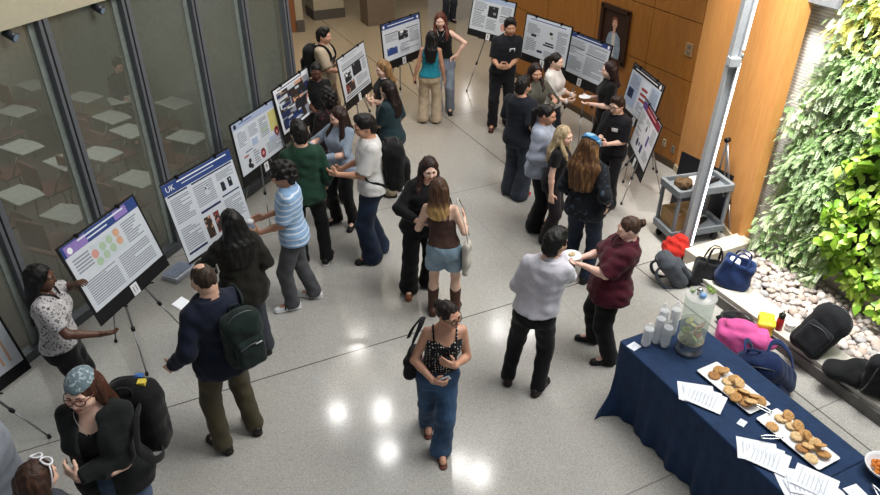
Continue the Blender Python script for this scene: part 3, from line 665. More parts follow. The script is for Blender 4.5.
# glass wall along the left, 42.5 degrees
GD = np.array([math.cos(R(42.5)), math.sin(R(42.5)), 0]); GN = np.array([GD[1], -GD[0], 0]); GP = np.array([-.97, 7.07, 0]); GROT = Matrix.Rotation(R(42.5), 3, 'Z')
gw = lambda t, n=0, z=0: GP+GD*t+GN*n+np.array([0, 0, z])
steel = plain('#63666b', .5, 0, vary=.06); dark = plain('#16181a', .5, vary=.05); lightsteel = plain('#8d8f8c', .45, .4, vary=.06)
def glass_mat():
    m, nt, b = new_mat('glass'); out = nt.nodes['Material Output']
    tr = nd(nt, 'ShaderNodeBsdfTransparent'); tr.inputs['Color'].default_value = (.64, .63, .58, 1)
    gl = nd(nt, 'ShaderNodeBsdfGlossy'); gl.inputs['Roughness'].default_value = .16; gl.inputs['Color'].default_value = (.8, .85, .84, 1)
    df = nd(nt, 'ShaderNodeBsdfDiffuse'); df.inputs['Color'].default_value = (*lin('#868779'), 1)  # grey diffuse share: haze of reflected light painted into the panes
    fr = nd(nt, 'ShaderNodeFresnel'); fr.inputs['IOR'].default_value = 1.5
    ad = nd(nt, 'ShaderNodeMath', operation='ADD'); nt.links.new(fr.outputs[0], ad.inputs[0]); ad.inputs[1].default_value = .02
    m1 = nd(nt, 'ShaderNodeMixShader'); m1.inputs[0].default_value = .38; nt.links.new(tr.outputs[0], m1.inputs[1]); nt.links.new(df.outputs[0], m1.inputs[2])
    m2 = nd(nt, 'ShaderNodeMixShader'); nt.links.new(ad.outputs[0], m2.inputs[0]); nt.links.new(m1.outputs[0], m2.inputs[1]); nt.links.new(gl.outputs[0], m2.inputs[2]); nt.links.new(m2.outputs[0], out.inputs['Surface']); return m
GM = glass_mat(); MT = [-2.45, -1.42, -.38, .66, 1.69, 2.73, 3.66, 4.60]; GH = 3.08
for i in range(len(MT)-1):
    bm = bmesh.new(); bm.faces.new([bm.verts.new(Vector(gw(tt, -.03, zz))) for tt, zz in ((MT[i]+.02, .09), (MT[i+1]-.02, .09), (MT[i+1]-.02, GH-.02), (MT[i]+.02, GH-.02))]); S_(bobj('window_%d' % (i+1), bm, GM))
k = 0
for i, t in enumerate(MT):
    bm = bmesh.new(); w = .055 if t < 4.5 else .06
    box(bm, gw(t, 0, GH/2), (w, .05, GH/2), GROT, 0); box(bm, gw(t-.01, .052, GH/2), (.008, .004, GH/2), GROT, 1)
    if t < 4.5: box(bm, gw(t-w-.035, -.05, GH/2), (.035, .03, GH/2), GROT, 2)
    k += 1; S_(bobj('trim_%d' % k, bm, [steel, dark, plain('#7c847f', .5, 0)]))
bm = bmesh.new(); box(bm, gw(1.06, 0, .05), (3.5, .06, .05), GROT, 0); S_(bobj('trim_20', bm, [plain('#5d6266', .4, .5)]))
bm = bmesh.new(); box(bm, gw(-.35, -.16, GH+.6), (3.0, .22, .6), GROT); S_(bobj('wall_soffit', bm, plain('#b9b29a', .8, vary=.04)))
bm = bmesh.new(); box(bm, gw(3.65, -.05, GH+.6), (1.0, .08, .6), GROT); S_(bobj('trim_21', bm, plain('#5d6266', .5)))
for tt, lab in ((.28, 'small dark spotlight under the beige soffit, nearest the left edge'), (1.3, 'small dark spotlight under the beige soffit, above the second glass pane')):
    t = empty('spotlight', gw(tt, .0, GH), R(42.5), lab, 'spotlight', 'spotlights under the soffit')
    bm = bmesh.new(); lathe(bm, [(.05, -.005), (.05, .0)], 14); bobj('mount', bm, dark, t)
    bm = bmesh.new(); bar(bm, (0, 0, -.03), (.02, -.10, -.075), .035, .042, 14); bobj('lamp_head', bm, [plain('#24282e', .35)], t); 
    bm = bmesh.new(); bar(bm, (.0203, -.1015, -.0757), (.0206, -.103, -.0763), .034, .034, 14); bobj('lens', bm, [plain('#7f90a8', .2)], t)

# classroom behind the glass
bm = bmesh.new(); box(bm, gw(1.15, -5.2, 1.6), (4.05, .05, 1.6), GROT); S_(bobj('wall_classroom', bm, plain('#98988f', .8)))
pa, pb = gw(4.58, -.12), gw(5.2, -5.15); pm = (pa+pb)/2; bm = bmesh.new(); box(bm, (pm[0], pm[1], 1.6), (np.linalg.norm(pb-pa)/2, .04, 1.6), Matrix.Rotation(math.atan2(pb[1]-pa[1], pb[0]-pa[0]), 3, 'Z')); S_(bobj('wall_partition', bm, plain('#8b948f', .8)))
bm = bmesh.new(); box(bm, gw(.85, -2.65, .006), (3.8, 2.5, .006), GROT); S_(bobj('floor_classroom', bm, plain('#57504c', .85)))
DESK = None
def tablet_chair():
    t = empty('tablet_arm_chair')
    red = plain('#6e4542', .6); met = plain('#6a6c6c', .35, .7)
    F = Field((-.28, -.28, .38), (.28, .3, .52), .012); F.rbox((0, 0, .44), (.21, .21, .022), .02); fobj('seat', F, red, t)
    F = Field((-.3, -.36, .5), (.3, -.1, .95), .012); F.rbox((0, -.22, .70), (.20, .018, .17), .017).clip(lambda x, y, z: -1+0*x); fobj('backrest', F, red, t)
    for sx in (-1, 1):
        for y in (-.17, .17):
            bm = bmesh.new(); bar(bm, (sx*.17, y, .43), (sx*.21, y*1.25, 0), .012, .01, 8); bobj('leg', bm, met, t)
    bm = bmesh.new(); bar(bm, (.21, -.1, .44), (.25, .02, .71), .011, n=8); bobj('arm_post', bm, met, t)
    F = Field((-.3, -.2, .68), (.4, .6, .78), .012); F.rbox((.05, .24, .725), (.27, .17, .013), .012).ell((.05, .39, .725), (.22, .06, .012), k=.02); fobj('writing_tablet', F, plain('#a4a8a2', .5), t)
    return t
dk = [(22, 148), (20, 196), (68, 215), (66, 163), (100, 155), (138, 180), (130, 132), (188, 138), (33, 86), (16, 112), (174, 104), (112, 118), (84, 98)]
for i, (px, py) in enumerate(dk):
    p = at(px, py, .725)
    if i == 0: DESK = tablet_chair(); o = DESK
    else: o = copy_tree(DESK)
    rz = R(42.5-90+random.uniform(-14, 10)); c_, s_ = math.cos(rz), math.sin(rz); o.location = (p[0]-(.05*c_-.24*s_), p[1]-(.05*s_+.24*c_), .013); o.rotation_euler = (0, 0, rz)
    tag(o, 'red classroom chair with a pale fold-out writing tablet, behind the tinted glass', 'chair', 'tablet chairs in the classroom')

# end of the hall
beige = plain('#9c9078', .8, vary=.05); brownp = plain('#6b5a48', .7, vary=.08); base_ = plain('#4c453c', .7)
def pier(name, x0, x1, y0, y1, h, mat, bh=.34, n=1):
    bm = bmesh.new(); box(bm, ((x0+x1)/2, (y0+y1)/2, h/2), ((x1-x0)/2, (y1-y0)/2, h/2)); S_(bobj(name, bm, mat))
    if bh:
        bm = bmesh.new(); box(bm, ((x0+x1)/2, (y0+y1)/2, bh/2), ((x1-x0)/2+.02, (y1-y0)/2+.02, bh/2)); S_(bobj('baseboard_'+name, bm, base_))
pier('pillar_beige', 5.02, 5.82, 17.9, 18.6, 4, beige, .24); pier('pillar_brown', 6.05, 6.75, 16.75, 17.3, 4, brownp, 0)
pier('pillar_far', 8.0, 8.7, 19.0, 19.6, 4, beige, .3)
bm = bmesh.new(); box(bm, (.5, 17.2, 2), (3.9, .1, 2)); S_(bobj('wall_back', bm, beige))
bm = bmesh.new(); box(bm, (.5, 17.08, .15), (3.70, .02, .15)); S_(bobj('baseboard_back', bm, base_))
bm = bmesh.new(); box(bm, (4.02, 17.08, 1.05), (.30, .03, 1.05)); d1 = S_(bobj('door_1', bm, plain('#7a4a2a', .5, vary=.1, scale=5)))
bm = bmesh.new(); box(bm, (4.41, 17.13, 2.0), (.09, .09, 2.0)); box(bm, (4.41, 17.12, .14), (.10, .11, .14), mi=1); S_(bobj('trim_22', bm, [beige, base_]))
bm = bmesh.new(); box(bm, (2, 23.9, 2), (8, .1, 2)); S_(bobj('wall_far', bm, plain('#85765c', .8)))

# timber wall on the right, then the angled bright return
def wood_mat(c1, c2, name='wood'):
    m, nt, b = new_mat(name); n = nd(nt, 'ShaderNodeTexNoise', i_Scale=3.0, i_Detail=8.0, i_Distortion=1.0); nt.links.new(objco(nt, (9, 9, 1.0)), n.inputs['Vector'])
    nt.links.new(ramp(nt, n.outputs['Fac'], [(.3, lin(c1)), (.7, lin(c2))]), b.inputs['Base Color']); b.inputs['Roughness'].default_value = .38; return m
WOODM = wood_mat('#8a5622', '#a0692c'); groove = plain('#3d2512', .7)
bm = bmesh.new(); zs = [.10, .55, 1.37, 2.19, 3.0, 4.4]; ys = [7.2, 8.2, 9.52, 10.95, 12.45]
for j in range(len(ys)-1):
    for i in range(len(zs)-1):
        box(bm, (7.44, (ys[j]+ys[j+1])/2, (zs[i]+zs[i+1])/2), (.02, (ys[j+1]-ys[j])/2-.006, (zs[i+1]-zs[i])/2-.006), mi=0)
box(bm, (7.53, 9.83, 2.2), (.07, 2.63, 2.2), mi=1); S_(bobj('wall_right', bm, [WOODM, groove]))
bm = bmesh.new(); box(bm, (7.43, 9.83, .05), (.03, 2.62, .05)); S_(bobj('baseboard_right', bm, plain('#4a3a2a', .6)))
WA, WB = np.array([7.42, 7.2, 0]), np.array([6.60, 5.13, 0]); wd = unit(WB-WA); wrot = Matrix.Rotation(math.atan2(wd[1], wd[0]), 3, 'Z'); wl = np.linalg.norm(WB-WA); wn = np.array([-wd[1], wd[0], 0])  # wn points behind
wn = wn if wn[0] > 0 else -wn
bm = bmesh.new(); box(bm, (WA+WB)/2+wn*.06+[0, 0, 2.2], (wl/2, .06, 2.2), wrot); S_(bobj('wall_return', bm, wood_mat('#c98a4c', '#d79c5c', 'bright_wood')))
bm = bmesh.new(); box(bm, (WA+WB)/2-wn*.01+[0, 0, .05], (wl/2, .012, .05), wrot); S_(bobj('baseboard_return', bm, plain('#b9aa90', .6)))
# switch plate, outlets
def plate(label, y, z, hw, hh, c, name='wall_plate', cat='wall plate', slots=True):
    t = empty(name, (7.419, y, z), 0, label, cat); bm = bmesh.new(); box(bm, (-.006, 0, 0), (.006, hw, hh), bevel=.003); bobj('cover', bm, plain(c, .45, .2), t)
    bm = bmesh.new()
    for q in (-.45, .45): box(bm, (-.0135, 0, q*hh), (.0025, hw*.45, hh*.28), bevel=.001)
    bobj('socket', bm, plain('#6a6258', .5), t)
plate('square metal plate on the upper timber wall, right of the portrait', 7.36, 1.8, .075, .09, '#a08058')
plate('small pale outlet plate low on the timber wall', 7.5, .33, .035, .055, '#c8b898', 'outlet', 'outlet'); plate('small grey outlet plate low beside the wall corner', 7.3, .30, .03, .055, '#8a8580', 'outlet', 'outlet')
# framed portrait
t = empty('framed_portrait', (7.418, 9.02, 1.17), 0, 'dark framed portrait painting of a standing person in a denim jacket, on the timber wall', 'painting')
hw, hh = .36, .43
bm = bmesh.new()
for y, z, a, b_ in ((0, 2*hh-.03, hw, .035), (0, .03, hw, .035), (-hw+.03, hh, .035, hh), (hw-.03, hh, .035, hh)): box(bm, (-.022, y, z), (.02, a, b_), bevel=.008)
bobj('frame', bm, plain('#2e1a10', .4), t)
bm = bmesh.new(); box(bm, (-.006, 0, hh), (.005, hw-.05, hh-.05), mi=0)
def flat(pts, mi, x=-.0125):
    f = bm.faces.new([bm.verts.new((x, -y, z)) for y, z in pts]); f.material_index = mi
el = lambda cy, cz, a, b_, n=18: [(cy+a*math.cos(2*PI*i/n), cz+b_*math.sin(2*PI*i/n)) for i in range(n)]
flat([(-.15, .06), (-.17, .30), (-.13, .42), (-.05, .47), (.07, .47), (.16, .40), (.20, .22), (.19, .06)], 1); flat([(-.035, .08), (-.04, .44), (.05, .44), (.05, .08)], 2, -.0128); flat([(-.025, .44), (-.03, .52), (.035, .52), (.03, .44)], 3, -.013); flat(el(0, .60, .062, .082), 3, -.0135)
flat([(-.06, .60), (-.072, .66), (-.03, .70), (.03, .70), (.075, .66), (.062, .60), (.03, .655), (-.03, .655)], 4, -.0138); flat(el(-.022, .605, .007, .004, 8), 4, -.014); flat(el(.022, .605, .007, .004, 8), 4, -.014); flat(el(0, .558, .02, .005, 8), 5, -.014)
for f in bm.faces: f.normal_update(); 
bobj('canvas', bm, [plain('#301810', .5, vary=.4, scale=6), plain('#8795a3', .7, vary=.25), plain('#c9c4bd', .7), plain('#c99c84', .6), plain('#7a4a30', .6), plain('#9a5040', .6)], t)

# steel column with its light tube, slab, ledge, gravel bed, planting wall
cx, cy = 6.02, 5.32
bm = bmesh.new(); crot = Matrix.Rotation(-CAM_AZ, 3, 'Z')
for o, h in (((-.045, 0), (.006, .05)), ((.0, 0), (.045, .006)), ((.045, 0), (.006, .05))): v = crot@Vector((o[0], o[1], 0)); box(bm, (cx+v.x, cy+v.y, 2.3), (h[0], h[1], 2.3), crot)
for z in (2.42, ): v = crot@Vector((0, -.03, 0)); box(bm, (cx+v.x, cy+v.y, z), (.06, .055, .05), crot, bevel=.01)
SH = lambda z: np.array([CR[0], CR[1], 0])*.034*(z-2.6)
for vv in bm.verts: vv.co += Vector(SH(vv.co.z))
S_(bobj('column_steel', bm, plain('#a3a6ab', .5, 0, vary=.05)))
v = crot@Vector((.068, -.045, 0)); t = empty('light_tube', (cx+v.x, cy+v.y, .05), 0, 'bright white vertical light tube fixed along the steel column', 'light')
def emis(c, s, name='lamp_glow'):
    m, nt, b = new_mat(name); b.inputs['Emission Color'].default_value = (*lin(c), 1); b.inputs['Emission Strength'].default_value = s; b.inputs['Base Color'].default_value = (.8, .8, .8, 1); return m
for z0, z1 in ((.05, 2.36), (2.50, 4.3)):
    bm = bmesh.new(); bar(bm, SH(z0)+[0, 0, z0], SH(z1)+[0, 0, z1], .010, n=12); bobj('glowing_tube', bm, emis('#efe9ff', 6), t)
for z in (.03, 2.43, 4.32):
    bm = bmesh.new(); bar(bm, SH(z)+[0, 0, z-.03], SH(z)+[0, 0, z+.04], .017, n=12); bobj('end_cap', bm, lightsteel, t)
conc = plain('#b7b0a4', .75, vary=.08, scale=9); conc2 = plain('#8f8a82', .8, vary=.08, scale=7)
bm = bmesh.new(); box(bm, (6.22, 5.07, .09), (.44, .12, .09), bevel=.006); S_(bobj('trim_slab', bm, plain('#bdb5a6', .75, vary=.08, scale=9)))
bm = bmesh.new(); box(bm, (5.71, 3.2, .085), (.18, 1.74, .085), bevel=.006); S_(bobj('trim_ledge', bm, plain('#c3beb4', .7, vary=.07, scale=9)))
bm = bmesh.new(); box(bm, (5.519, 3.2, .06), (.012, 1.74, .06)); S_(bobj('trim_ledge_face', bm, plain('#6f6c68', .8)))
bm = bmesh.new(); box(bm, (6.42, 3.2, .03), (.53, 1.75, .03)); S_(bobj('ground_bed', bm, plain('#5a5450', .9)))
bm = bmesh.new(); box(bm, (6.98, 3.2, 2.1), (.05, 1.98, 2.1)); 
S_(bobj('wall_planting', bm, plain('#2c3320', .9, vary=.4)))
def slat_mat():
    m, nt, b = new_mat('white_slats'); w = nd(nt, 'ShaderNodeTexWave', i_Scale=9.0); w.bands_direction = 'Z'; nt.links.new(objco(nt), w.inputs['Vector'])
    nt.links.new(ramp(nt, w.outputs['Fac'], [(.1, lin('#b9b6b2')), (.5, lin('#e4e2e0'))]), b.inputs['Base Color']); b.inputs['Roughness'].default_value = .7; return m
bm = bmesh.new(); box(bm, (6.88, 4.95, 2.1), (.03, .24, 2.1)); S_(bobj('wall_slats', bm, slat_mat()))
bm = bmesh.new(); box(bm, (6.78, 4.95, 3.06), (.12, .22, .05)); S_(bobj('trim_beam', bm, plain('#8e9094', .5, .3)))
bm = bmesh.new()
box(bm, (6.76, 3.0, .22), (.012, 1.25, .15)); box(bm, (6.85, 4.25, .22), (.10, .012, .15)); S_(bobj('trim_planter', bm, plain('#8b8580', .7)))
bm = bmesh.new(); box(bm, (6.85, 3.0, .3), (.08, 1.23, .04)); S_(bobj('ground_soil', bm, plain('#3a2a1e', .95, vary=.3)))

# plants: numpy leaves with a colour attribute
def leaf_mat(name, rough=.5):
    m, nt, b = new_mat(name); a = nd(nt, 'ShaderNodeAttribute'); a.attribute_name = 'leafcol'; nt.links.new(a.outputs['Color'], b.inputs['Base Color']); b.inputs['Roughness'].default_value = rough
    b.inputs['Transmission Weight'].default_value = 0; out = nt.nodes['Material Output']; tl = nd(nt, 'ShaderNodeBsdfTranslucent'); nt.links.new(a.outputs['Color'], tl.inputs['Color']); mx = nd(nt, 'ShaderNodeMixShader'); mx.inputs[0].default_value = .25
    nt.links.new(b.outputs[0], mx.inputs[1]); nt.links.new(tl.outputs[0], mx.inputs[2]); nt.links.new(mx.outputs[0], out.inputs['Surface']); return m
def leaves_obj(name, V, Fs, Cc, mat):
    me = bpy.data.meshes.new(name); V = np.asarray(V, np.float32).reshape(-1, 3); Fs = np.asarray(Fs, np.int32); me.vertices.add(len(V)); me.vertices.foreach_set('co', V.ravel())
    nq, nv = Fs.shape; me.loops.add(nq*nv); me.loops.foreach_set('vertex_index', Fs.ravel()); me.polygons.add(nq); me.polygons.foreach_set('loop_start', np.arange(0, nq*nv, nv, dtype=np.int32))
    at_ = me.color_attributes.new('leafcol', 'FLOAT_COLOR', 'POINT'); at_.data.foreach_set('color', np.concatenate([Cc, np.ones((len(Cc), 1))], 1).astype(np.float32).ravel()); me.update(calc_edges=True); return mesh_obj(name, me, mat)
def nrm(a): return a/np.maximum(np.linalg.norm(a, axis=-1, keepdims=True), 1e-9)
def edge_left(z):  # how far towards the slats the ferns reach
    return np.interp(z, [0, .3, 1.2, 2.0, 2.6, 3.2, 4.2], [4.86, 4.9, 4.98, 4.95, 4.82, 4.72, 4.6])
def broad_zone(y, z): return (y < np.interp(z, [0, .3, .8, 1.4, 1.9, 2.4, 3.0], [4.0, 4.02, 4.1, 4.16, 4.06, 3.78, 2.9])+.05*np.sin(z*9))
def ferns():
    N = 7600; y = rng.uniform(1.3, 5.0, N*2); z = rng.uniform(.12, 4.1, N*2); ok = (y < edge_left(z)+rng.normal(0, .05, N*2)) & ~broad_zone(y+.05, z); y, z = y[ok][:N], z[ok][:N]; n = len(y)
    bulge = .13+.06*np.sin(y*5.1+1)*np.sin(z*4.3)+.035*np.sin(y*11+z*9)+np.clip(.9-z, 0, 1)*.12
    base = np.stack([6.88-bulge, y, z], 1)
    d = nrm(np.stack([-rng.uniform(.45, 1.1, n), rng.normal(0, .65, n), rng.normal(.0, .5, n)], 1)); L = rng.uniform(.09, .19, n)
    V, Fs, Cc = [], [], []; ncur = 0; K = 12
    pal = np.array([lin(c) for c in ('#b4cf9c', '#c6d9ae', '#a6c486', '#8db06e', '#d2e0c0', '#dbe4b6', '#79a05e')])
    patch = (np.sin(y*3.1+z*2.2)+np.sin(z*5.0-y*1.7)+rng.normal(0, .9, n)); ci = np.clip(((patch+2.5)/5*7).astype(int), 0, 6); colr = pal[ci]*rng.uniform(.75, 1.15, (n, 1))
    yel = (z > 2.7) & (y > 4.0) & (rng.random(n) < .5); colr[yel] = np.array(lin('#b9b455'))*rng.uniform(.8, 1.2, (yel.sum(), 1))
    g = np.array([0, 0, -1.0])
    for kk in range(K):
        t0 = .12+.88*kk/K; droop = .45*t0*t0
        p = base+d*(L*t0)[:, None]+g*(L*droop)[:, None]; tan = nrm(d+g*.9*t0); side = nrm(np.cross(tan, np.array([.35, .1, 1.0]))); up = np.cross(side, tan)
        for sg in (-1, 1):
            ll = (L*(.27*(1-.62*t0)))[:, None]; a = p; dirl = nrm(side*sg+tan*.55+up*.15); wdt = tan*(L*.042)[:, None]
            m1 = p+dirl*ll*.5+wdt; tip = p+dirl*ll+up*-.1*ll; m2 = p+dirl*ll*.5-wdt
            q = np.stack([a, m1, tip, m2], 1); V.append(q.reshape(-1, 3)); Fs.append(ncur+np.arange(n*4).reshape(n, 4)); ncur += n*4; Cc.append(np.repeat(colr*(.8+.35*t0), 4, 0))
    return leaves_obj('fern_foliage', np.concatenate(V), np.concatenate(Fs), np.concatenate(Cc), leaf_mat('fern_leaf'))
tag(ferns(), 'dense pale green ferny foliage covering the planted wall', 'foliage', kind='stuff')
def broads():
    N = 2600; y = rng.uniform(1.4, 4.5, N*3); z = rng.uniform(.28, 3.0, N*3); ok = broad_zone(y, z); y, z = y[ok][:N], z[ok][:N]; n = len(y)
    bulge = .20+.10*np.sin(y*6+.4)*np.sin(z*5)+.06*np.sin(z*13+y*9); base = np.stack([6.90-bulge-rng.uniform(0, .12, n), y, z], 1)
    d = nrm(np.stack([-rng.uniform(.3, .9, n), rng.normal(.05, .55, n), rng.normal(-.25, .45, n)], 1)); L = rng.uniform(.075, .135, n)[:, None]; side = nrm(np.cross(d, np.array([-.9, .1, .8])+rng.normal(0, .25, (n, 3)))); up = np.cross(side, d); up *= np.sign(up[:, 2:3]+.5*(-up[:, :1]))
    pal = np.array([lin(c) for c in ('#9cc43c', '#b6d552', '#86b030', '#6f9a2a', '#c7e070')]); colr = pal[rng.integers(0, 5, n)]*rng.uniform(.8, 1.15, (n, 1))
    prof = [(0, 0.02), (.22, .30), (.5, .36), (.78, .2), (1.0, .01)]; V = []; 
    for t0, w0 in prof:
        c0 = base+d*L*t0-up*L*(.25*t0*t0)
        V += [c0-side*L*w0+up*L*w0*.25, c0, c0+side*L*w0+up*L*w0*.25]
    V = np.stack(V, 1); m = len(prof)*3; Fq = []
    for i in range(len(prof)-1):
        for j in (0, 1): Fq.append([i*3+j, i*3+j+1, (i+1)*3+j+1, (i+1)*3+j])
    Fq = np.array(Fq); Fs = (np.arange(n)[:, None, None]*m+Fq[None]).reshape(-1, 4)
    return leaves_obj('broad_foliage', V.reshape(-1, 3), Fs, np.repeat(colr, m, 0), leaf_mat('broad_leaf', .4))
tag(broads(), 'glossy yellow-green broad leaves massed in the lower right of the planted wall', 'foliage', kind='stuff')

# river stones: individuals, and the rest of the bed
stonecols = ['#a79d97', '#b5aba5', '#968b87', '#bdb0a7', '#ad9b91', '#9c9a9b', '#c6beb8']; SM = []
for k in range(6):
    F = Field((-.1, -.1, -.1), (.1, .1, .1), .009); rr = np.random.default_rng(k+3)
    F.ell((0, 0, 0), (.05, .038+.006*(k % 3), .028)).ell(rr.normal(0, .012, 3), (.035, .03, .026), k=.03).ell(rr.normal(0, .014, 3), (.03, .03, .022), k=.03)
    me = np_mesh('river_stone', [F.mesh()]); SM.append(me)
pts = []; tries = 0
while len(pts) < 900 and tries < 60000:
    tries += 1; x, y = random.uniform(5.93, 6.80), random.uniform(1.5, 4.88); lay = 0 if random.random() < .8 else 1
    if y < 4.27 and x > 6.72: continue
    r = random.uniform(.026, .045)
    if all((x-a)**2+(y-b)**2 > (.88*(r+c))**2 for a, b, c, l in pts if l == lay): pts.append((x, y, r, lay))
def vis(p): 
    d = np.array([p[0], p[1], .08])-CC; u = 440+CAM_F*(d@CR)/(d@CF); v = 247.5-CAM_F*(d@CU)/(d@CF); return u < 884
inview = sorted([p for p in pts if vis(p)], key=lambda p: -p[2]/math.hypot(p[0], p[1], CAM_H)); rest = [p for p in pts if not vis(p)]+inview[298:]
SMAT = [plain(c, .7, vary=.15, scale=14) for c in stonecols]; protos = {}
for i, (x, y, r, lay) in enumerate(inview[:298]):
    key = (random.randrange(6), random.randrange(7))
    if key not in protos:
        me = SM[key[0]].copy(); me.materials.append(SMAT[key[1]]); protos[key] = me
    o = bpy.data.objects.new('river_stone', protos[key]); COL.objects.link(o); k_ = r/.046; o.scale = (k_*random.uniform(.9, 1.2),)*2+(k_,); o.location = (x, y, .06+.024*k_+.035*lay); o.rotation_euler = (random.uniform(-.35, .35), random.uniform(-.35, .35), random.uniform(0, 6.28))
    tag(o, 'smooth grey-brown river stone lying in the gravel bed below the planted wall', 'stone', 'river stones in the gravel bed')
bm = bmesh.new()
for x, y, r, lay in rest:
    me = SM[random.randrange(6)].copy(); k_ = r/.046; me.transform(Matrix.Translation((x, y, .06+.024*k_+.035*lay))@Matrix.Rotation(random.uniform(0, 6.28), 4, 'Z')@Matrix.Scale(k_*1.1, 4)); n0 = len(bm.faces); bm.from_mesh(me); bpy.data.meshes.remove(me); bm.faces.ensure_lookup_table(); mi_ = random.randrange(7)
    for f in bm.faces[n0:]: f.material_index = mi_; f.smooth = True
tag(bobj('gravel', bm, SMAT), 'remaining grey river pebbles filling the bed', 'gravel', kind='stuff')
# ================================================================== POSTERS ON EASELS
alu = plain('#9a9c9e', .35, .8, vary=.05); blk = plain('#111214', .5, vary=.05)
INK = {'t': '#8b919b', 'k': '#23242a', 'b': '#2c4480', 'r': '#9c3a34', 'g': '#a9bfa4', 'o': '#cfa284', 'w': '#eef0f2', 'p': '#5b3f86', 'm': '#7a2038', 'd': '#3a2e2a', 'c': '#a9b8d4', 'n': '#1f2c52', 'y': '#c9c07a', 'l': '#d7deea', 's': '#cf988e', 'v': '#8f78b8', 'e': '#c4cdd3'}
IK = list(INK); 
def poster_mesh(w, h, items, base):
    """paper sheet in its own XZ plane (origin bottom centre, faces -Y), print laid on it"""
    bm = bmesh.new(); box(bm, (0, 0, h/2), (w/2, .0012, h/2)); lay = [0]
    def rect(x0, y0, x1, y1, c):
        lay[0] += 1; y = -.0014-.000006*lay[0]
        f = bm.faces.new([bm.verts.new(((a-.5)*w, y, b*h)) for a, b in ((x0, y0), (x1, y0), (x1, y1), (x0, y1))]); f.material_index = 1+IK.index(c)
    def disc(x, y_, r, c, sq=1.0):
        lay[0] += 1; y = -.0014-.000006*lay[0]
        f = bm.faces.new([bm.verts.new(((x-.5)*w+r*math.cos(a), y, y_*h+r*sq*math.sin(a))) for a in np.linspace(0, 2*PI, 20, endpoint=False)]); f.material_index = 1+IK.index(c)
    def text(x0, y0, x1, y1, c, n, seed=0):
        rr = random.Random(int(x0*1000+y0*77)+seed)
        for i in range(n):
            yy = y1-(i+.5)*(y1-y0)/n; th = (y1-y0)/n*.26; xe = x1 if rr.random() > .25 else x0+(x1-x0)*rr.uniform(.35, .9); rect(x0, yy-th, xe, yy+th, c)
    def photo(x0, y0, x1, y1, cols, n=26, seed=1):
        rr = random.Random(seed); rect(x0, y0, x1, y1, cols[0])
        for i in range(n):
            a, b = rr.uniform(x0, x1), rr.uniform(y0, y1); ww, hh_ = rr.uniform(.02, .16)*(x1-x0), rr.uniform(.02, .13)*(y1-y0); rect(max(x0, a-ww), max(y0, b-hh_), min(x1, a+ww), min(y1, b+hh_), rr.choice(cols))
    fn = dict(r=rect, d=disc, t=text, ph=photo)
    for it in items: fn[it[0]](*it[1:])
    return bm
def logo(bm, s, size, x, z, w, h, mi):
    text_bm(bm, s, size, Matrix.Translation(((x-.5)*w, -.0022, z*h))@Matrix.Rotation(PI/2, 4, 'X'), mi)
POS = []
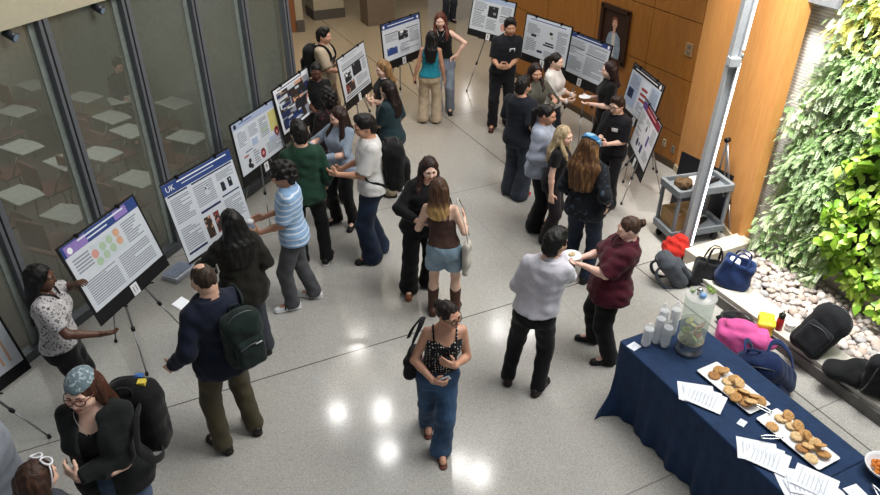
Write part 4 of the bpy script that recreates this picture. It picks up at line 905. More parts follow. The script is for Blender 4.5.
def board(key, pos, az, tilt, w, h, items, desc, num=None, base='#cdd3da', below=.12, side=.025, top=.02, easel=True, scale_to=1.0, where='', extra=None, seedfeet=0, header=None):
    az = R(az); ti = R(tilt); n = np.array([math.cos(az), math.sin(az), 0])      # n: direction the print faces
    pos = np.array(pos, float); k = scale_to/w if scale_to else 1.0; pos = CC+(pos-CC)*k
    w, h = w*k, h*k; rz = az+PI/2                                             # local -Y -> n
    rot = Matrix.Rotation(rz, 3, 'Z')@Matrix.Rotation(-ti, 3, 'X'); eul = rot.to_euler()
    Lc = lambda p: np.array(rot@Vector(p))+pos
    # board
    bt = empty('display_board', Lc((0, .008, -below)), 0, 'black foam display board %s' % where, 'display board', 'foam boards on easels', rot=eul)
    bm = bmesh.new(); box(bm, (0, 0, (h+below+top)/2), (w/2+side, .006, (h+below+top)/2), bevel=.001); bobj('panel', bm, blk, bt)
    if num:
        bm = bmesh.new(); box(bm, (0, -.0085, below*.42), (.046, .0015, .058)); text_bm(bm, str(num), .085 if len(str(num)) < 2 else .075, Matrix.Translation((0, -.0104, below*.42))@Matrix.Rotation(PI/2, 4, 'X')@Matrix.Scale(1.15, 4, (0, 1, 0)), 1)
        bobj('number_card', bm, [plain('#dfe1e4', .6), blk], bt)['label'] = 'white card with a black number'
    for q in (-.28, .28):
        bm = bmesh.new(); box(bm, (q*w, -.004, h+below+top-.01), (.014, .016, .022), bevel=.003); bobj('clip', bm, plain('#0c0d10', .3), bt)
    # poster
    p = Lc((0, 0, 0)); pt = bpy.data.objects.new('poster', bpy.data.meshes.new('poster')); bm = poster_mesh(w, h, items, base)
    if extra: extra(bm, w, h)
    bm.to_mesh(pt.data); bm.free(); pt.data.materials.append(plain(base, .55, vary=.03))
    for c in IK: pt.data.materials.append(plain(INK[c], .55, vary=.05))
    link(pt); pt.location = p; pt.rotation_euler = eul; tag(pt, desc, 'poster', 'research posters on display')
    if easel:
        f2 = Lc((0, .04, -below)); ap = Lc((0, .03, h*.55)); back = np.array([-n[0], -n[1], 0]); side_ = np.array([-n[1], n[0], 0])
        et = empty('easel', (f2[0], f2[1], 0), rz, 'silver tripod easel holding the board %s' % where, 'easel', 'tripod easels')
        inv = lambda q: np.array(Matrix.Rotation(-rz, 3, 'Z')@Vector(q-np.array([f2[0], f2[1], 0])))
        apx = np.array([ap[0], ap[1], ap[2]])+back*.03
        gz = lambda v: np.array([v[0], v[1], 0.0])
        feet = [gz(f2)+n*.20+side_*.34, gz(f2)+n*.20-side_*.34, gz(f2)+back*.42]
        for ft in feet:
            a, b = inv(apx), inv(ft); u = b-a; L = a+u*.62
            bm = bmesh.new(); bar(bm, a, L, .011, n=8); bar(bm, L, b+np.array([0, 0, .012])-0*u, .0075, n=8); lg = bobj('leg', bm, alu, et)
            bm = bmesh.new(); bar(bm, L-u*.012, L+u*.022, .02, .018, 10); bobj('knob', bm, blk, lg)
            bm = bmesh.new(); bar(bm, b+np.array([0, 0, .035]), b, .014, .018, 10); bobj('rubber_foot', bm, blk, lg)
        bm = bmesh.new(); c0 = inv(Lc((0, .03, -below-.02))); c1 = inv(Lc((0, .025, h*.9))); bar(bm, c0, c1, .011, n=8); bobj('mast', bm, alu, et)
        for q in (-.2, .2):
            bm = bmesh.new(); a = inv(Lc((q*w, .012, -below-.008))); b = inv(Lc((q*w, -.03, -below-.008))); bar(bm, a, b, .008, n=8); bar(bm, inv(Lc((0, .03, -below-.012))), a, .007, n=8); bobj('support_arm', bm, blk, et)
    return pos, w, h
T = lambda x0, y0, x1, y1, n, c='t': ('t', x0, y0, x1, y1, c, n)
circ = [('d', .30, .66, .042, 's'), ('d', .41, .685, .040, 'g'), ('d', .51, .705, .040, 'g'), ('d', .615, .725, .040, 'o'), ('d', .31, .535, .040, 'g'), ('d', .41, .555, .040, 'g'), ('d', .51, .575, .040, 'g'), ('d', .615, .6, .040, 'o')]
P1 = [('r', 0, .84, 1, 1, 'b'), ('r', .03, .84, .3, .98, 'v'), ('r', .68, .86, .86, .985, 'v'), ('t', .2, .93, .82, .975, 'l', 1), ('t', .3, .875, .72, .915, 'l', 1), ('d', .085, .90, .03, 'w'), ('r', .27, .47, .66, .79, 'e')]+circ+[T(.05, .55, .25, .78, 5), T(.05, .06, .45, .42, 11), T(.5, .06, .93, .42, 11), T(.70, .47, .93, .79, 9)]
P2 = [('r', 0, .86, 1, 1, 'b'), ('t', .2, .945, .93, .975, 'w', 1), ('t', .25, .905, .8, .925, 'l', 1), ('r', .03, .83, .3, .85, 'n'), ('r', .36, .83, .97, .85, 'n'), T(.04, .48, .3, .80, 13), T(.04, .12, .3, .42, 11), ('r', .04, .07, .31, .1, 'n'), T(.36, .52, .64, .8, 11), ('r', .36, .44, .66, .47, 'n'), ('ph', .36, .1, .46, .38, 'dos', 9), ('ph', .5, .1, .58, .38, 'drs', 9, 3), ('ph', .50, .62, .57, .74, 'ekt', 10), ('ph', .73, .55, .79, .67, 'kbe', 8), ('ph', .84, .56, .9, .68, 'kbe', 8, 5), T(.70, .70, .96, .8, 5), ('r', .70, .48, .97, .50, 'n'), T(.70, .12, .96, .44, 13)]
P3 = [('r', 0, .88, 1, 1, 'c'), ('t', .15, .935, .85, .965, 'b', 1), ('t', .25, .9, .7, .915, 't', 1), ('d', .06, .94, .03, 'k'), ('r', .05, .5, .25, .84, 'l'), T(.06, .52, .24, .82, 9), ('r', .29, .45, .5, .84, 'l'), T(.3, .6, .49, .82, 7), ('r', .32, .42, .45, .55, 'c'), T(.54, .45, .72, .82, 10), ('r', .56, .55, .7, .6, 'g'), ('r', .76, .45, .96, .84, 'y'), ('d', .88, .40, .055, 'm', 1.2), ('d', .885, .39, .025, 's'), ('d', .50, .17, .055, 'm', 1.2), ('d', .50, .17, .025, 's'), ('r', .1, .3, .2, .33, 'r'), ('r', .15, .38, .3, .4, 'b'), ('d', .18, .12, .035, 'k'), ('d', .22, .08, .03, 'k'), ('d', .2, .2, .03, 'k'), T(.3, .06, .42, .35, 6), T(.6, .08, .95, .3, 7), ('r', .68, .3, .85, .36, 'c')]
P4 = [('ph', .05, .06, .95, .90, 'dktdkdtn', 60, 11), ('ph', .05, .2, .95, .90, 'kdtdkntoek', 150, 8), ('ph', .06, .07, .6, .30, 'nbckne', 40, 4), ('d', .88, .34, .09, 's'), ('d', .86, .30, .06, 'w'), ('t', .1, .93, .8, .97, 'n', 1)]
P5 = [('t', .1, .93, .7, .96, 't', 1), ('t', .15, .885, .6, .905, 't', 1), T(.08, .74, .9, .84, 3), ('r', .08, .70, .93, .725, 'k'), ('ph', .12, .4, .36, .62, 'kwt', 12), ('ph', .42, .42, .75, .70, 'kwk', 16, 4), ('ph', .10, .14, .42, .38, 'dork', 16, 6), T(.5, .16, .92, .38, 6), ('r', .05, .085, .95, .105, 'k'), ('r', .05, .035, .95, .055, 'k'), T(.8, .42, .94, .68, 6)]
P6 = [('r', 0, .86, 1, 1, 'b'), ('t', .15, .91, .85, .95, 'w', 1), ('d', .05, .93, .025, 'w'), ('d', .95, .93, .025, 'w'), ('r', .06, .71, .4, .73, 'k'), ('r', .62, .71, .95, .73, 'k'), T(.06, .5, .38, .69, 6), ('ph', .40, .46, .66, .70, 'kwkt', 20), ('ph', .08, .14, .35, .34, 'bce', 8), ('r', .25, .15, .35, .32, 'b'), ('r', .45, .34, .8, .355, 'k'), T(.42, .1, .66, .32, 6), T(.7, .3, .95, .68, 10), ('r', .45, .16, .95, .18, 't')]
P7 = [('r', 0, .87, 1, 1, 'c'), T(.05, .62, .35, .84, 7), ('r', .05, .58, .3, .6, 'k'), T(.05, .1, .35, .55, 10), ('ph', .4, .46, .64, .78, 'kdtk', 18), T(.70, .62, .95, .84, 7), ('r', .7, .55, .95, .57, 'k'), T(.4, .1, .64, .4, 7), ('d', .82, .26, .07, 's'), T(.7, .38, .95, .52, 4)]
P8 = [('r', 0, .86, 1, 1, 'l'), ('t', .1, .91, .9, .95, 'b', 1), T(.06, .55, .35, .82, 8), ('d', .6, .70, .04, 'k', .6), ('d', .63, .6, .035, 'g', .6), ('r', .46, .36, .7, .40, 'k'), ('r', .5, .42, .68, .46, 'k'), ('r', .16, .5, .28, .56, 'k'), ('r', .34, .14, .46, .2, 'k'), ('r', .35, .15, .45, .19, 'n'), T(.06, .1, .3, .45, 8), T(.74, .3, .95, .82, 13), T(.5, .08, .9, .25, 5)]
P9 = [('r', 0, .90, 1, 1, 'b'), ('t', .2, .93, .8, .97, 'w', 1), ('d', .05, .95, .025, 'w'), ('d', .95, .95, .025, 'w'), T(.05, .5, .46, .86, 12), ('r', .05, .66, .45, .68, 'k'), ('r', .5, .60, .95, .62, 'k'), T(.52, .64, .95, .86, 7), T(.52, .1, .95, .56, 12), T(.05, .1, .46, .44, 9), ('r', .08, .22, .16, .4, 'c')]
P10 = [('r', 0, .88, 1, 1, 'k'), ('t', .1, .92, .85, .96, 'w', 1), ('d', .93, .94, .03, 'w'), ('r', .04, .1, .36, .84, 'c'), T(.06, .55, .34, .8, 8), ('r', .06, .28, .24, .5, 'n'), ('r', .4, .1, .68, .84, 'l'), ('r', .44, .62, .64, .68, 'r'), ('r', .44, .5, .64, .56, 'r'), ('r', .44, .38, .64, .44, 'r'), ('r', .72, .1, .97, .84, 'c'), T(.74, .5, .95, .8, 8), ('r', .74, .2, .92, .46, 'v'), T(.43, .14, .66, .34, 5)]
P11 = [('r', 0, .84, 1, 1, 'm'), ('r', 0, .84, .2, 1, 'p'), ('t', .25, .9, .85, .95, 's', 1), T(.06, .5, .3, .8, 8), ('r', .06, .44, .3, .46, 'k'), ('d', .5, .62, .03, 'k', 1.4), ('r', .66, .36, .74, .58, 'p'), ('d', .30, .22, .05, 'n', 1.2), ('d', .42, .24, .03, 'n'), ('ph', .5, .12, .6, .3, 'npt', 8), T(.36, .7, .6, .8, 3), T(.76, .5, .95, .8, 8), T(.7, .1, .95, .3, 5), T(.1, .3, .3, .4, 3)]
P12 = [('r', 0, .88, 1, 1, 'b'), T(.05, .1, .45, .8, 18), T(.52, .1, .76, .8, 16), ('r', .83, .08, .85, .5, 'o'), ('r', .9, .08, .92, .46, 'o')]
board('P1', (-.3, 6.53, .69), -41.9, 15.9, 1.04, .70, P1, 'light poster with a purple-blue banner and eight coloured circles, on board 11', 11, where='with number 11, under the poster of coloured circles', below=.135)
board('P2', (.67, 6.92, .71), -52, 10.7, 1.0, .86, P2, 'tall white poster with a blue banner and a white emblem, hanging low on its board', None, where='behind the tall blue-banner poster', below=.03, side=.0, extra=lambda bm, w, h: logo(bm, 'UK', .085, .095, .925, w, h, 1+IK.index('w')), scale_to=1.0)
board('P3', (1.6, 8.78, .67), -45.9, 5.5, 1.03, .69, P3, 'pale poster with two dark red round pictures and green notes, behind the striped-shirt man', 9, where='behind the striped-shirt man', below=.14)
board('P4', (2.4, 9.82, .71), -42.3, 8.8, 1.07, .64, P4, 'poster filled with a dark brown and blue crowd photograph inside a white border', 8, base='#e2e6ec', where='under the dark crowd-photo poster', below=.13)
board('P5', (3.64, 10.7, .68), -43.2, 8.8, 1.04, .68, P5, 'white poster with three black-and-white and colour photos, beside the man in the beige tee', 7, where='beside the man in the beige tee', below=.13)
board('P6', (5.02, 12.04, .73), -62.2, 5, 1.08, .66, P6, 'white blue-bannered poster with a dark photo, left of the teal tank top', 6, where='at the back, left of the teal-top woman', below=.14)
board('P7', (7.33, 12.95, .64), -162, 13, 1.14, .69, P7, 'white poster with a dark central photo, beside the black polo man at the back', 5, where='beside the black polo man at the back', below=.12)
board('P8', (7.1, 10.53, .8), -179.7+10, 7.2, 1.13, .68, P8, 'pale blue-white poster with dark ovals, behind the ponytailed woman in white', 4, where='behind the ponytailed woman in white', below=.12)
board('P9', (7.25, 9.56, .75), -182.3+6, 10.1, 1.09, .66, P9, 'white text poster with a dark blue banner, left of the framed portrait', 3, where='left of the framed portrait', below=.14)
board('P10', (7.05, 7.84, .69), -200.3+4, 9.9, 1.05, .66, P10, 'pale blue poster with a black banner and red bars, against the timber wall', 2, where='against the timber wall, under the black-banner poster', below=.13)
board('P11', (6.33, 6.88, .58), -209.8+2, 11, .95, .66, P11, 'white poster with a maroon banner, seen at a slant beside the man with glasses', 1, base='#d6d6dc', where='turned edge-on beside the man with glasses', below=.16, scale_to=.95)
pp = at(30, 366, .62); nn = np.array([math.cos(R(-48)), math.sin(R(-48)), 0]); ss = np.array([-nn[1], nn[0], 0])
board('P12', pp-ss*.53+[0, 0, .10], -48, 14, 1.0, .68, P12, 'cut-off white poster with thin orange bars at the left edge of the view', 12, where='at the far left edge, cut off by the frame', below=.11, scale_to=None)
# ================================================================== REFRESHMENT TABLE
TX0, TX1, TY0, TY1, TZ = 3.50, 4.28, 1.80, 3.62, .75
navy = cloth('#1d3354'); white = plain('#e6e8ea', .35, vary=.03); foldm = plain('#6f7275', .5, .2)
def folding_table(label, y0, y1):
    t = empty('folding_table', ((TX0+TX1)/2, (y0+y1)/2, 0), 0, label, 'table'); hx, hy = (TX1-TX0)/2-.015, (y1-y0)/2-.012
    bm = bmesh.new(); box(bm, (0, 0, TZ-.03), (hx, hy, .02), bevel=.006); bobj('tabletop', bm, plain('#c9c6bf', .6), t)
    for sx in (-1, 1):
        for sy in (-1, 1):
            bm = bmesh.new(); bar(bm, (sx*(hx-.08), sy*(hy-.2), TZ-.05), (sx*(hx-.05), sy*(hy-.16), 0), .014, n=10); bobj('leg', bm, foldm, t)
    return t
def table_cloth(label, y0, y1, flare=True, skip_near=False):
    """fitted cloth: flat top, rounded edge, skirt with folds to the floor"""
    cx_, cy_ = (TX0+TX1)/2, (y0+y1)/2; hx, hy = (TX1-TX0)/2, (y1-y0)/2
    per = []; n1, n2 = 26, 60; rc = .035
    def side(ax, ay, bx, by, n, nx, ny):
        for i in range(n): t_ = i/n; per.append((ax+(bx-ax)*t_, ay+(by-ay)*t_, nx, ny, t_))
    side(-hx, -hy, hx, -hy, n1, 0, -1); side(hx, -hy, hx, hy, n2, 1, 0); side(hx, hy, -hx, hy, n1, 0, 1); side(-hx, hy, -hx, -hy, n2, -1, 0)
    rows = []; Ls = [0, .03, .08, .2, .35, .5, .62, .70, .738]
    ring0 = [(x*.97, y*.985, TZ) for x, y, *_ in per]
    rows.append([(x*.985, y*.993, TZ+.0015) for x, y, *_ in per])
    for L in Ls:
        row = []
        for i, (x, y, nx, ny, t_) in enumerate(per):
            s = L/.738; fold = (.010+.020*math.sin(i*.55)*1.0+.013*math.sin(i*1.31+1))*s*s; near_corner = max(0, 1-min(t_, 1-t_)*((n2 if nx else n1))/5.5)
            cxn = 1 if x > 0 else -1; cyn = 1 if y > 0 else -1
            out = .006+.012*s+fold+.02*s*near_corner
            px_, py_ = x+nx*out, y+ny*out
            if near_corner > 0:
                k_ = near_corner*s; big_ = flare and cxn < 0 and cyn > 0; fl = .24 if big_ else .07; px_ += cxn*fl*k_*s*s*(s if big_ else 1); py_ += cyn*k_*k_*(-.12 if big_ else .03)
            z = TZ-L if L > 0 else TZ; row.append((px_, py_, max(z, .006) if L < .73 else .008))
        rows.append(row)
    bm = bmesh.new(); vs = [[bm.verts.new(p) for p in r] for r in rows]; N = len(per)
    f = bm.faces.new(vs[0]); f.smooth = False
    for a, b in zip(vs, vs[1:]):
        for i in range(N):
            f = bm.faces.new((a[i], b[i], b[(i+1) % N], a[(i+1) % N])); f.smooth = True
    bmesh.ops.recalc_face_normals(bm, faces=bm.faces[:])
    o = bobj('tablecloth', bm, navy); o.location = (cx_, cy_, 0); return tag(o, label, 'tablecloth')
folding_table('long folding table hidden under the navy cloth with the cookie platters', TY0, TY1); table_cloth('navy blue cloth draped to the floor over the long cookie table', TY0, TY1)
folding_table('second folding table under a navy cloth at the lower right corner', TY0-1.86, TY0-.02); table_cloth('navy blue cloth on the second table at the lower right corner', TY0-1.86, TY0-.02, flare=False)
ZT = TZ+.003
def platter(label, px, py, rz, L=.56, W=.235):
    p = at(px, py, ZT); t = empty('serving_platter', (p[0], p[1], ZT), rz, label, 'platter', 'white platters'); bm = bmesh.new()
    prof = [(.80, 0.0), (.86, .004), (.99, .024), (1.0, .026), (.985, .028), (.85, .010), (.80, .007)]
    rows = []
    for k_, z in prof:
        r = []; 
        for sx, sy in ((1, 1), (-1, 1), (-1, -1), (1, -1)):
            hx, hy = W/2-(1-k_)*.12, L/2-(1-k_)*.12
            for a in np.linspace(0, PI/2, 4):
                a0 = {(1, 1): 0, (-1, 1): PI/2, (-1, -1): PI, (1, -1): 1.5*PI}[(sx, sy)]+a; r.append((sx*(hx-.015)+.015*math.cos(a0), sy*(hy-.015)+.015*math.sin(a0), z))
        rows.append([bm.verts.new(q) for q in r])
    n = len(rows[0])
    for a, b in zip(rows, rows[1:]):
        for i in range(n): f = bm.faces.new((a[i], a[(i+1) % n], b[(i+1) % n], b[i])); f.smooth = True
    bm.faces.new(rows[0][::-1]); bm.faces.new(rows[-1]); bmesh.ops.recalc_face_normals(bm, faces=bm.faces[:]); bobj('dish', bm, white, t); return t
pl1 = platter('white rectangular platter heaped with cookies, nearer the drink dispenser', 732, 389, R(2)); pl2 = platter('white rectangular platter with fewer cookies, nearer the second table', 796, 440, R(2))
def cookie_mesh(seed, c1, c2):
    rr = np.random.default_rng(seed); bm = bmesh.new(); n = 26; ph = rr.uniform(0, 6, 4)
    prof = [(.0, .002), (.8, 0), (1.0, .005), (.98, .011), (.80, .0155), (.45, .017), (.0, .0165)]
    rings = []
    for r, z in prof: rings.append([bm.verts.new(((r*.0475+.0012*math.sin(3*a+ph[0])*r)*math.cos(a), (r*.0475+.0012*math.sin(4*a+ph[1])*r)*math.sin(a), z+.0011*math.sin(5*a+ph[2])*math.sin(r*9+ph[3]))) for a in np.linspace(0, 2*PI, n, endpoint=False)])
    for a, b in zip(rings, rings[1:]):
        for i in range(n): f = bm.faces.new((a[i], a[(i+1) % n], b[(i+1) % n], b[i])); f.smooth = True
    for i in range(12):
        a, r = rr.uniform(0, 6.28), rr.uniform(.1, .8)*.0475; bmesh.ops.create_icosphere(bm, subdivisions=1, radius=rr.uniform(.002, .0038), matrix=Matrix.Translation((r*math.cos(a), r*math.sin(a), .0165)))
    me = bpy.data.meshes.new('cookie'); bm.to_mesh(me); bm.free(); me.materials.append(plain(c1, .8, vary=.25, scale=70, bump=.5)); return me
CK = [cookie_mesh(1, '#d8b27c', 0), cookie_mesh(2, '#dcbc8c', 0), cookie_mesh(3, '#b98a52', 0), cookie_mesh(4, '#c79a63', 0), cookie_mesh(5, '#a8794a', 0)]
def cookies(spec, rz, label, group):
    for (px, py, z, tx, ty, m) in spec:
        p = at(px, py, ZT+z); o = bpy.data.objects.new('cookie', CK[m]); COL.objects.link(o); o.location = (p[0], p[1], ZT+z); o.rotation_euler = (R(tx), R(ty), random.uniform(0, 6)); tag(o, label, 'cookie', group)
cookies([(714, 376, .012, 0, -6, 4), (719, 371, .026, 0, 14, 2), (724, 371, .04, 8, 22, 3), (728, 382, .012, 0, 0, 1), (734, 379, .03, 5, 18, 3), (739, 383, .042, 5, 26, 0), (729, 391, .026, 0, -10, 0), (739, 393, .014, 0, 0, 2), (736, 398, .036, -14, 0, 2), (744, 392, .036, 10, 25, 0), (749, 398, .014, 0, 0, 3), (746, 403, .034, -12, -8, 4), (755, 397, .040, 8, 28, 3), (751, 402, .052, 8, 20, 0), (760, 402, .036, 8, 34, 3)], 0, 'round golden cookie in the heap on the platter nearer the drink dispenser', 'cookies on the fuller platter')
cookies([(781, 419, .014, 0, 6, 1), (788, 416, .032, 5, 30, 3), (772, 427, .014, 0, -4, 3), (792, 427, .014, 0, 8, 1), (798, 426, .032, 8, 30, 3), (797, 437, .024, 0, 0, 1), (804, 435, .036, 8, 24, 3), (808, 437, .05, 8, 34, 2), (802, 449, .014, 0, -8, 4), (809, 446, .03, -8, 10, 0), (815, 444, .044, 6, 28, 0), (820, 446, .05, 8, 34, 3), (811, 459, .014, 0, 0, 1), (824, 455, .022, -10, 10, 2)], 0, 'round cookie on the sparser platter nearer the second table', 'cookies on the sparser platter')
def tongs(label, px, py, rz, loc=None):
    p = at(px, py, ZT+.03) if loc is None else loc; t = empty('tongs', (p[0], p[1], p[2]), rz, label, 'tongs')
    for sg in (-1, 1):
        bm = bmesh.new(); tube(bm, curve_pts([(0, 0, .004), (sg*.012, .05, .006), (sg*.017, .11, .004), (sg*.010, .16, -.002)], 14), [.006]*6+[.006]*20, 8, flat=.4); bobj('arm', bm, plain('#c6c8c8', .25, .9), t)
    return t
tongs('silver tongs across the near end of the fuller cookie platter', 751, 403, R(205)); tongs('silver tongs on the sparser cookie platter', 783, 438, R(60))
paperm = plain('#dfe3ea', .7, vary=.03); inkm = plain('#b7bcc6', .7)
def sheet(px, py, rz, dz, label, group, w=.108, l=.14, name='sheet_of_paper'):
    p = at(px, py, ZT+dz); bm = bmesh.new(); n = 6; ph = random.uniform(0, 6)
    V = [[(-w+2*w*i/n, -l+2*l*j/n, .0015+.003*(1+math.sin(i*.9+ph))*(j/n)) for j in range(n+1)] for i in range(n+1)]; quadgrid(bm, V)
    for k_ in range(7):
        y = l*.7-k_*l*.2; x1 = w*random.uniform(.3, .75); z = .009; box(bm, ((-w*.75+x1)/2, y, z), ((x1+w*.75)/2, .0025, .0004), mi=1)
    bmesh.ops.solidify(bm, geom=bm.faces[:49-13], thickness=.0006) if False else None
    o = bobj(name, bm, [paperm, inkm]); o.location = (p[0], p[1], ZT+dz); o.rotation_euler = (0, 0, rz); return tag(o, label, 'paper', group)
for (px, py, rz, dz) in ((696, 393, R(52), 0), (702, 397, R(38), .006), (706, 399, R(30), .012)): sheet(px, py, rz, dz, 'white printed sheet in the fanned pile beside the fuller cookie platter', 'papers by the fuller platter')
for (px, py, rz, dz) in ((757, 451, R(48), 0), (763, 455, R(38), .006), (768, 458, R(30), .012)): sheet(px, py, rz, dz, 'white printed sheet in the fanned pile left of the sparser cookie platter', 'papers left of the sparser platter')
for (px, py, rz, dz) in ((800, 486, R(64), 0), (809, 484, R(50), .006), (815, 482, R(28), .012)): sheet(px, py, rz, dz, 'white printed sheet in the fanned pile at the near end of the long table', 'papers at the near table end')
def card(label, px, py, rz, w, l, name='paper_card'):
    p = at(px, py, ZT); bm = bmesh.new(); box(bm, (0, 0, .002), (w, l, .002), bevel=.0008)
    for k_ in range(2): box(bm, (-w*.15, l*.35-k_*l*.3, .0044), (w*(.55-.15*k_), .0012, .0004), mi=1)
    o = bobj(name, bm, [plain('#e4e9f4', .5), inkm]); o.location = (p[0], p[1], ZT); o.rotation_euler = (0, 0, rz); tag(o, label, 'card')
card('small white card at the far corner of the long table beside the cups', 634, 346.5, R(12), .05, .042); card('small white label card between the two cookie platters', 742, 423, R(20), .036, .028); card('pale blue-white card at the lower right on the second table', 855, 492, R(-6), .06, .05)
def napkin(): pass
# cups in plastic sleeves
clear = clearmat((.97, .98, .99), .5, .12)
def cup_sleeve():
    t = empty('cup_sleeve'); bm = bmesh.new(); prof = []
    for k_ in range(11):
        z = .03+k_*.018; prof += [(.036, z), (.040, z+.012), (.043, z+.014), (.043, z+.0165)]
    lathe(bm, [(.027, 0)]+[(.031, .02)]+prof, 20); bobj('cups', bm, clear, t)
    bm = bmesh.new(); pr = [(.030, .0)]+[(.045+.002*math.sin(k_*2.1), .02+k_*.022) for k_ in range(11)]+[(.03, .262), (.012, .285), (.02, .30)]; lathe(bm, pr, 16); bobj('plastic_wrap', bm, clearmat((.96, .97, .98), .22, .2), t); return t
cs = [(645, 345, -4, .72, 'shortest clear cup stack, nearest the small white card'), (655, 342, 5, 1.0, 'clear wrapped cup stack second from the small white card'), (664, 346, -3, .82, 'front clear wrapped cup stack close to the dispenser'), (661, 333, 3, .95, 'rear clear wrapped cup stack of the group'), (671, 334, 4, 1.02, 'tall clear wrapped cup stack right against the dispenser')]
c0 = None
for px, py, lean_, hs, lab in cs:
    o = cup_sleeve() if c0 is None else copy_tree(c0); c0 = c0 or o; p = at(px, py, ZT); o.location = (p[0], p[1], ZT); o.scale = (.95, .95, hs*1.15); o.rotation_euler = (R(lean_*.4), R(lean_*.6), random.uniform(0, 3)); tag(o, lab+', on the navy table', 'cups', 'wrapped stacks of clear cups')
# drink dispenser
p = at(688, 350, ZT); t = empty('drink_dispenser', (p[0], p[1]-.0, ZT), 0, 'large clear glass drink dispenser with fruit slices at the far end of the navy table', 'dispenser')
glassm = clearmat((.93, .96, .95), .10, .03)
bm = bmesh.new(); lathe(bm, [(.118, .0), (.122, .01), (.122, .02), (.112, .03), (.112, .085), (.116, .09)], 36); bobj('base_ring', bm, plain('#b8b6ae', .2, .85), t)
bm = bmesh.new(); lathe(bm, [(.105, .092), (.117, .10), (.122, .14), (.130, .38), (.133, .40), (.129, .40), (.126, .38), (.118, .14), (.110, .105), (.02, .100)], 40); bobj('glass_jar', bm, glassm, t)
bm = bmesh.new(); lathe(bm, [(.108, .104), (.117, .14), (.1205, .215), (.0, .216)], 36); bobj('water', bm, clearmat((.9, .91, .88), .16, .02), t)
bm = bmesh.new(); lathe(bm, [(.135, .402), (.137, .408), (.133, .416), (.05, .422), (.0, .422)], 36); bobj('lid', bm, clearmat((.93, .93, .92), .35, .08), t)
bm = bmesh.new(); lathe(bm, [(.02, .42), (.022, .44), (.028, .452), (.02, .462), (.0, .464)], 18, c=(-.02, .01, 0)); bobj('lid_knob', bm, plain('#c8c8c4', .25, .8), t)
def slice_(x, y, z, c1, c2, rx, ry, r=.033):
    bm = bmesh.new(); lathe(bm, [(r, -.003), (r*1.03, 0), (r, .003)], 18, mi=0); lathe(bm, [(r*.86, -.0034), (r*.86, .0034)], 18, mi=1); o = bobj('fruit_slice', bm, [plain(c1, .4), plain(c2, .35)], t); o.location = (x, y, z); o.rotation_euler = (rx, ry, 0)
for i in range(11):
    a = i*2.4; rr_ = .045+.035*((i*37) % 10)/10; cc = [('#c6b84a', '#e3dca0'), ('#7fa14a', '#c9d89a'), ('#c9705a', '#d9978a')][i % 3]; slice_(rr_*math.cos(a), rr_*math.sin(a), .135+.012*(i % 7), *cc, .5*math.sin(i), .6*math.cos(i*1.7))
F = Field((-.1, -.1, -.06), (.1, .1, .06), .006); F.ell((0, 0, 0), (.035, .028, .018)); o = fobj('ice_pack', F, plain('#7fa6d8', .3), t); o.location = (-.035, -.045, .437)
for i, (x, y, c) in enumerate(((-.06, .05, '#a8c48a'), (.085, -.01, '#9cbf5e'), (.10, .02, '#86aa4c'), (.092, -.035, '#b4cf78'))):
    bm = bmesh.new()
    for k_ in range(9): a = k_*.7+i; q = np.array([x, y, .424]); e = q+np.array([math.cos(a)*.03, math.sin(a)*.03, .012+.01*(k_ % 3)]); bar(bm, q, e, .0055, .002, 6)
    bobj('mint_sprig', bm, plain(c, .5), t)
t.scale = (.95, .95, 1.42)
bm = bmesh.new(); bar(bm, (-.11, -.04, .12), (-.155, -.055, .12), .011, n=12); bar(bm, (-.15, -.053, .14), (-.15, -.053, .085), .009, n=10); bobj('spigot', bm, plain('#9a9a94', .25, .9), t)
# bowl of snacks and dishes on the second table
p = at(884, 470, ZT+.04); t = empty('snack_bowl', (p[0], p[1], ZT), 0, 'white bowl of orange snacks cut off at the right edge', 'bowl')
bm = bmesh.new(); lathe(bm, [(.06, 0), (.065, .006), (.12, .06), (.135, .085), (.129, .086), (.112, .06), (.06, .016), (0, .012)], 32); bobj('dish', bm, white, t)
for i in range(22):
    a = i*2.399; r_ = .018*math.sqrt(i); o = bpy.data.objects.new('orange_snack', CK[3]); 
    F = None
    bm = bmesh.new(); bmesh.ops.create_icosphere(bm, subdivisions=2, radius=.022); 
    for v_ in bm.verts: v_.co *= 1+.15*math.sin(v_.co.x*160+i)*math.sin(v_.co.y*140)
    o2 = bobj('snack', bm, plain('#c9772c', .6, vary=.25, scale=40), None, True); o2.location = (p[0]+r_*math.cos(a), p[1]+r_*math.sin(a), ZT+.062-.012*(r_/.08)**2+.0*(i % 3)); o2.scale = (1, .8, .7); o2.rotation_euler = (i, i*2, i); tag(o2, 'small orange snack piece in the white bowl at the right edge', 'snack', 'orange snacks in the bowl')
    bpy.data.objects.remove(o)
tongs('silver tongs resting against the snack bowl at the right edge', 0, 0, R(160), loc=at(872, 484, ZT+.03))
p = at(833, 497, ZT); o_ = bmesh.new(); lathe(o_, [(.05, 0), (.055, .003), (.085, .014), (.084, .016), (.05, .006), (0, .005)], 28); o = bobj('paper_plate', o_, white); o.location = (p[0], p[1], ZT); tag(o, 'round white plate at the bottom right on the second table', 'plate')

